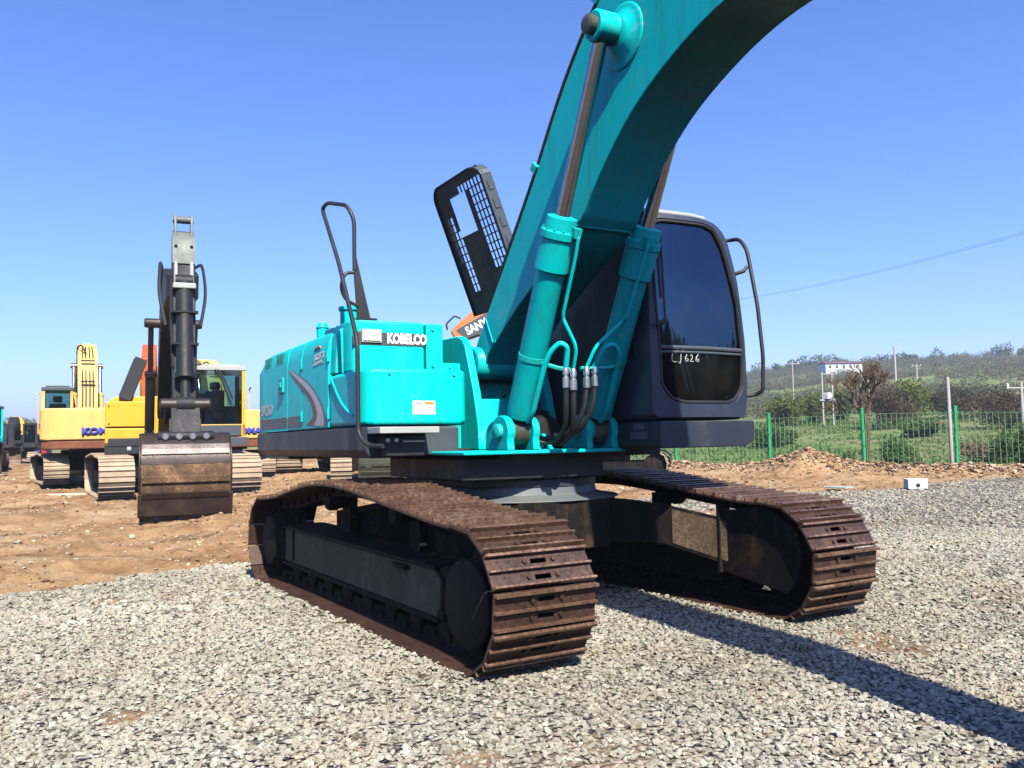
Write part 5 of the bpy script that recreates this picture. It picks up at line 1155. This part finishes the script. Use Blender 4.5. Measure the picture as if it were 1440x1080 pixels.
# hillside scrub
x1, y1, d1 = place(900, 95, 160, 9, 36); x2, y2, d2 = place(3000, 160, 360, 9, 36)
x, y, d = np.concatenate([x1, x2]), np.concatenate([y1, y2]), np.concatenate([d1, d2])
den = fbm(x*.03, y*.03, 8, 3); k = (den > .50);  x, y, d = x[k], y[k], d[k]
rad = (0.45+1.1*rng.beta(1.6, 3.2, len(x)))*(1+d/260); cz = height(x, y)+rad*.40
tint = np.clip(.15+.85*fbm(x*.025+5, y*.025, 18, 3)+rng.normal(0, .13, len(x)), 0, 1)
o = leaves('hillside_scrub', M['scrub'], np.stack([x, y, cz], -1), rad, tint, 120, .085*(1+d/230)); o['kind'] = 'stuff'
# trees along the hill crests, reading as one wood
x, y, d = place(190, 325, 375, 10, 36); k = fbm(x*.02, y*.02, 28, 2) > .46; x, y, d = x[k], y[k], d[k]
rad = rng.uniform(1.2, 2.6, len(x)); o = leaves('crest_wood', M['wood'], np.stack([x, y, height(x, y)+rad*1.1], -1), rad, rng.uniform(.1, .9, len(x)), 170, .38, squash=1.1); o['kind'] = 'stuff'
x, y, d = place(700, 150, 300, -38, -2); rad = rng.uniform(.8, 1.9, len(x)); o = leaves('far_wood', M['scrub'], np.stack([x, y, height(x, y)+rad*.6], -1), rad, rng.uniform(0, 1, len(x)), 90, .35); o['kind'] = 'stuff'
# woods behind the camera, mirrored in the cab glass
x, y, d = place(1000, 46, 56, 66, 165); rad = rng.uniform(1.4, 2.6, len(x)); o = leaves('yard_wood', M['wood'], np.stack([x, y, height(x, y)+rng.uniform(.5, 5.0, len(x))], -1), rad*.85, rng.uniform(0, 1, len(x)), 60, .6); o['kind'] = 'stuff'
# grass of the field
x, y, d = place(34000, 27, 90, 2, 34); fs = fence_side(x, y); k = (fs > .6) & (rng.uniform(size=len(x)) < sstep(.3, .62, fbm(x*.22, y*.22, 48, 3))*(.35+.65*sstep(.4, 3, fs)) + .1); x, y, d, fs = x[k], y[k], d[k], fs[k]; n = len(x)
hh = rng.uniform(.05, .15, n)*(1+.5*(fbm(x*.3, y*.3, 58) > .55)); an = rng.uniform(0, 6.28, n); wv = .05*(1+d/50)
B = np.stack([x, y, height(x, y)-.03], -1); sx = np.stack([np.cos(an), np.sin(an), 0*an], -1)*wv[:, None]; tipv = np.stack([rng.normal(0, .08, n), rng.normal(0, .08, n), hh], -1)
V = np.stack([B-sx, B+sx, B+tipv], 1).reshape(-1, 3); tint = np.clip(fbm(x*.12, y*.12, 68, 3)*1.3-.25+rng.normal(0, .12, n) + .5*sstep(4, 1, fs), 0, 1)
o = tri_mesh('grass', V, np.arange(n*3).reshape(-1, 3), M['grass'], tint); o['kind'] = 'stuff'
def shrub(px, d, w, h, label, mat, leaf=.06, n=36, per=90, group=None):
    P_ = ray_pt(px, 620, d); z = gz(P_.x, P_.y); e = empty('shrub', label, 'shrub', (P_.x, P_.y, z), group=group)
    c = rng.normal(size=(n, 3)); c /= np.linalg.norm(c, axis=1)[:, None]; c *= rng.uniform(.2, .82, n)[:, None]
    C_ = c*np.array([w/2, w/2, h*.46])+np.array([0, 0, h*.42]); o = leaves('foliage', mat, C_, min(w, h)*rng.uniform(.12, .34, n), rng.uniform(0, 1, n), per, leaf); o.parent = e
    b = MB()
    for k in range(6): q_ = C_[k]; b.tube([(0,0,-.1),(q_[0]*.4, q_[1]*.4, q_[2]*.45),tuple(q_)], .02+.008*w, 5)
    b.build('stem', M['bark'], e); return e
shrub(1257, 33, 1.55, 1.15, 'round dark green bush behind the fence, left of the leaning white pole', M['shrub'])
shrub(1191, 32, .55, .75, 'small upright green bush behind the fence beside the dirt heap', M['shrub'], .05, 12, 60)
shrub(1437, 31, 1.8, 1.9, 'dark green bush behind the fence at the right edge', M['shrub'])
shrub(1278, 74, 3.4, 4.2, 'yellow-green young tree-like bush on the slope between the poles', M['shrubyellow'], .13)
shrub(1148, 82, 3.2, 3.0, 'pale yellow-green bush left of the transformer stand', M['shrubyellow'], .13)
shrub(1108, 78, 3.6, 3.2, 'broad olive bush on the slope just right of the cab handle', M['shrubyellow'], .13)
shrub(1182, 84, 2.4, 3.4, 'grey-green bush between the transformer stand and the bare tree', M['shrub'], .13)
shrub(1078, 52, 3.0, 1.5, 'low dark green bush behind the fence nearest the cab', M['shrub'], .1)
shrub(1100, 54, 2.6, 1.2, 'second low dark green bush behind the fence, right of the first post beyond the cab', M['shrub'], .1)
shrub(1292, 58, 4.6, 1.3, 'wide low dark green bush behind the fence in the grass', M['shrub'], .1)
shrub(1395, 35, 3.0, .9, 'dry pinkish low thicket behind the fence right of the last post', leaf_mat('dry_thicket', [(.16,.10,.07),(.24,.17,.11),(.32,.25,.17)]), .05)
shrub(1420, 64, 5.5, 3.2, 'tall brown bare thicket below the right pole', leaf_mat('bare_thicket', [(.07,.05,.035),(.11,.08,.055),(.15,.11,.075)]), .08, 60)
shrub(1250, 68, 4.5, 4.0, 'purplish brown thicket just right of the bare tree', leaf_mat('purple_thicket', [(.09,.055,.045),(.13,.085,.065),(.10,.08,.05)]), .08, 60)
shrub(1345, 80, 7.0, 3.6, 'broad grey-brown thicket behind the leaning pole', leaf_mat('grey_thicket', [(.06,.055,.035),(.10,.09,.06),(.075,.085,.04)]), .09, 70)
# bare tree by the fence
P_ = ray_pt(1221, 650, 33.5); e = empty('bare_tree', 'bare brown tree with twiggy crown standing behind the fence', 'tree', (P_.x, P_.y, gz(P_.x, P_.y)))
tr, tw = MB(), MB()
def branch(p, dv, L, r, lv):
    pts = [p]; q = p
    for k in range(4):
        dv = (dv + Vector((random.gauss(0,.16), random.gauss(0,.16), random.gauss(.03,.10)))).normalized(); q = q + dv*L/4; pts.append(q)
    (tr if lv < 2 else tw).tube(pts, r, 6 if lv < 2 else 3)
    if lv < 6:
        for k in range(3):
            j = random.choice((2, 3, 4)) if lv else random.choice((3, 4)); v = (dv + Vector((random.gauss(0,.52), random.gauss(0,.52), random.gauss(.22,.34)))).normalized()
            branch(pts[j], v, L*random.uniform(.56, .80), r*.66, lv+1)
tr.tube([(0,0,-.2),(-.02,.03,.6),(.0,.05,1.25),(-.06,.02,1.75)], .075, 8)
for k in range(4): branch(Vector((-.06,.02,1.55+.08*k)), Vector((random.gauss(0,.38), random.gauss(0,.38), 1)), .92, .05, 1)
o = tr.build('trunk', M['bark'], e); o2 = tw.build('crown', M['bark'], e)

# ------------------------------------------------------------------ air over the yard and the hills
hz = MB(); hz.box(-2800, 2800, -2800, 2800, -12, 62); hm_ = bpy.data.materials.new('haze_air'); hm_.use_nodes = True; t_ = hm_.node_tree; t_.nodes.clear()
vo_, vp_ = t_.nodes.new('ShaderNodeOutputMaterial'), t_.nodes.new('ShaderNodeVolumePrincipled')
vp_.inputs['Color'].default_value = (.80, .87, 1.0, 1); vp_.inputs['Density'].default_value = .00075; vp_.inputs['Anisotropy'].default_value = .2
t_.links.new(vp_.outputs[0], vo_.inputs['Volume']); hz.build('haze', hm_, kind='stuff')

# ------------------------------------------------------------------ camera, sun, sky
cam = bpy.data.cameras.new('camera'); co = bpy.data.objects.new('camera', cam); COL.objects.link(co)
fw = Vector((math.cos(PITCH)*math.cos(YAW), math.cos(PITCH)*math.sin(YAW), math.sin(PITCH)))
rt = fw.cross(Vector((0,0,1))).normalized(); upv = rt.cross(fw)
c_, s_ = math.cos(ROLL), math.sin(ROLL); rt, upv = rt*c_ + upv*s_, -rt*s_ + upv*c_
Mx = Matrix((rt, upv, -fw)).transposed().to_4x4(); Mx.translation = Vector(CAM); co.matrix_world = Mx
cam.sensor_fit = 'HORIZONTAL'; cam.sensor_width = 36; cam.lens = 36*FPX/1440; cam.clip_start = .05; cam.clip_end = 6000
SC.camera = co
SUNV = Vector((.92, -.150, 1.0)).normalized()
SUNV = Matrix.Rotation(SLEW, 3, 'Z') @ SUNV
sl = bpy.data.lights.new('sun', 'SUN'); sl.energy = 5.0; sl.angle = R(.53); sl.color = (1.0, .925, .80)
so = bpy.data.objects.new('sun', sl); COL.objects.link(so); so.rotation_euler = (-SUNV).to_track_quat('-Z', 'Y').to_euler(); so.location = (10,-10,30)
w = bpy.data.worlds.new('World'); SC.world = w; w.use_nodes = True
sky = w.node_tree.nodes.new('ShaderNodeTexSky'); sky.sky_type = 'NISHITA'; sky.sun_disc = False
sky.sun_elevation = math.asin(SUNV.z); sky.sun_rotation = math.atan2(SUNV.x, SUNV.y)
sky.air_density = 1.0; sky.dust_density = 1.1; sky.ozone_density = 2.5; sky.altitude = 100
hs = w.node_tree.nodes.new('ShaderNodeHueSaturation'); hs.inputs['Saturation'].default_value = 1.22; hs.inputs['Hue'].default_value = .507
bg = w.node_tree.nodes['Background']; w.node_tree.links.new(sky.outputs[0], hs.inputs['Color']); mt_ = w.node_tree.nodes.new('ShaderNodeMix'); mt_.data_type = 'RGBA'; mt_.blend_type = 'MULTIPLY'; mt_.inputs[0].default_value = 1; mt_.inputs[7].default_value = (.62, .705, .93, 1); w.node_tree.links.new(hs.outputs[0], mt_.inputs[6]); w.node_tree.links.new(mt_.outputs[2], bg.inputs[0]); bg.inputs[1].default_value = .128
SC.view_settings.view_transform = 'Standard'; SC.view_settings.look = 'None'; SC.view_settings.exposure = 1.05; SC.view_settings.gamma = 1.0
SC.cycles.max_bounces = 6; SC.cycles.diffuse_bounces = 0; SC.cycles.transparent_max_bounces = 12
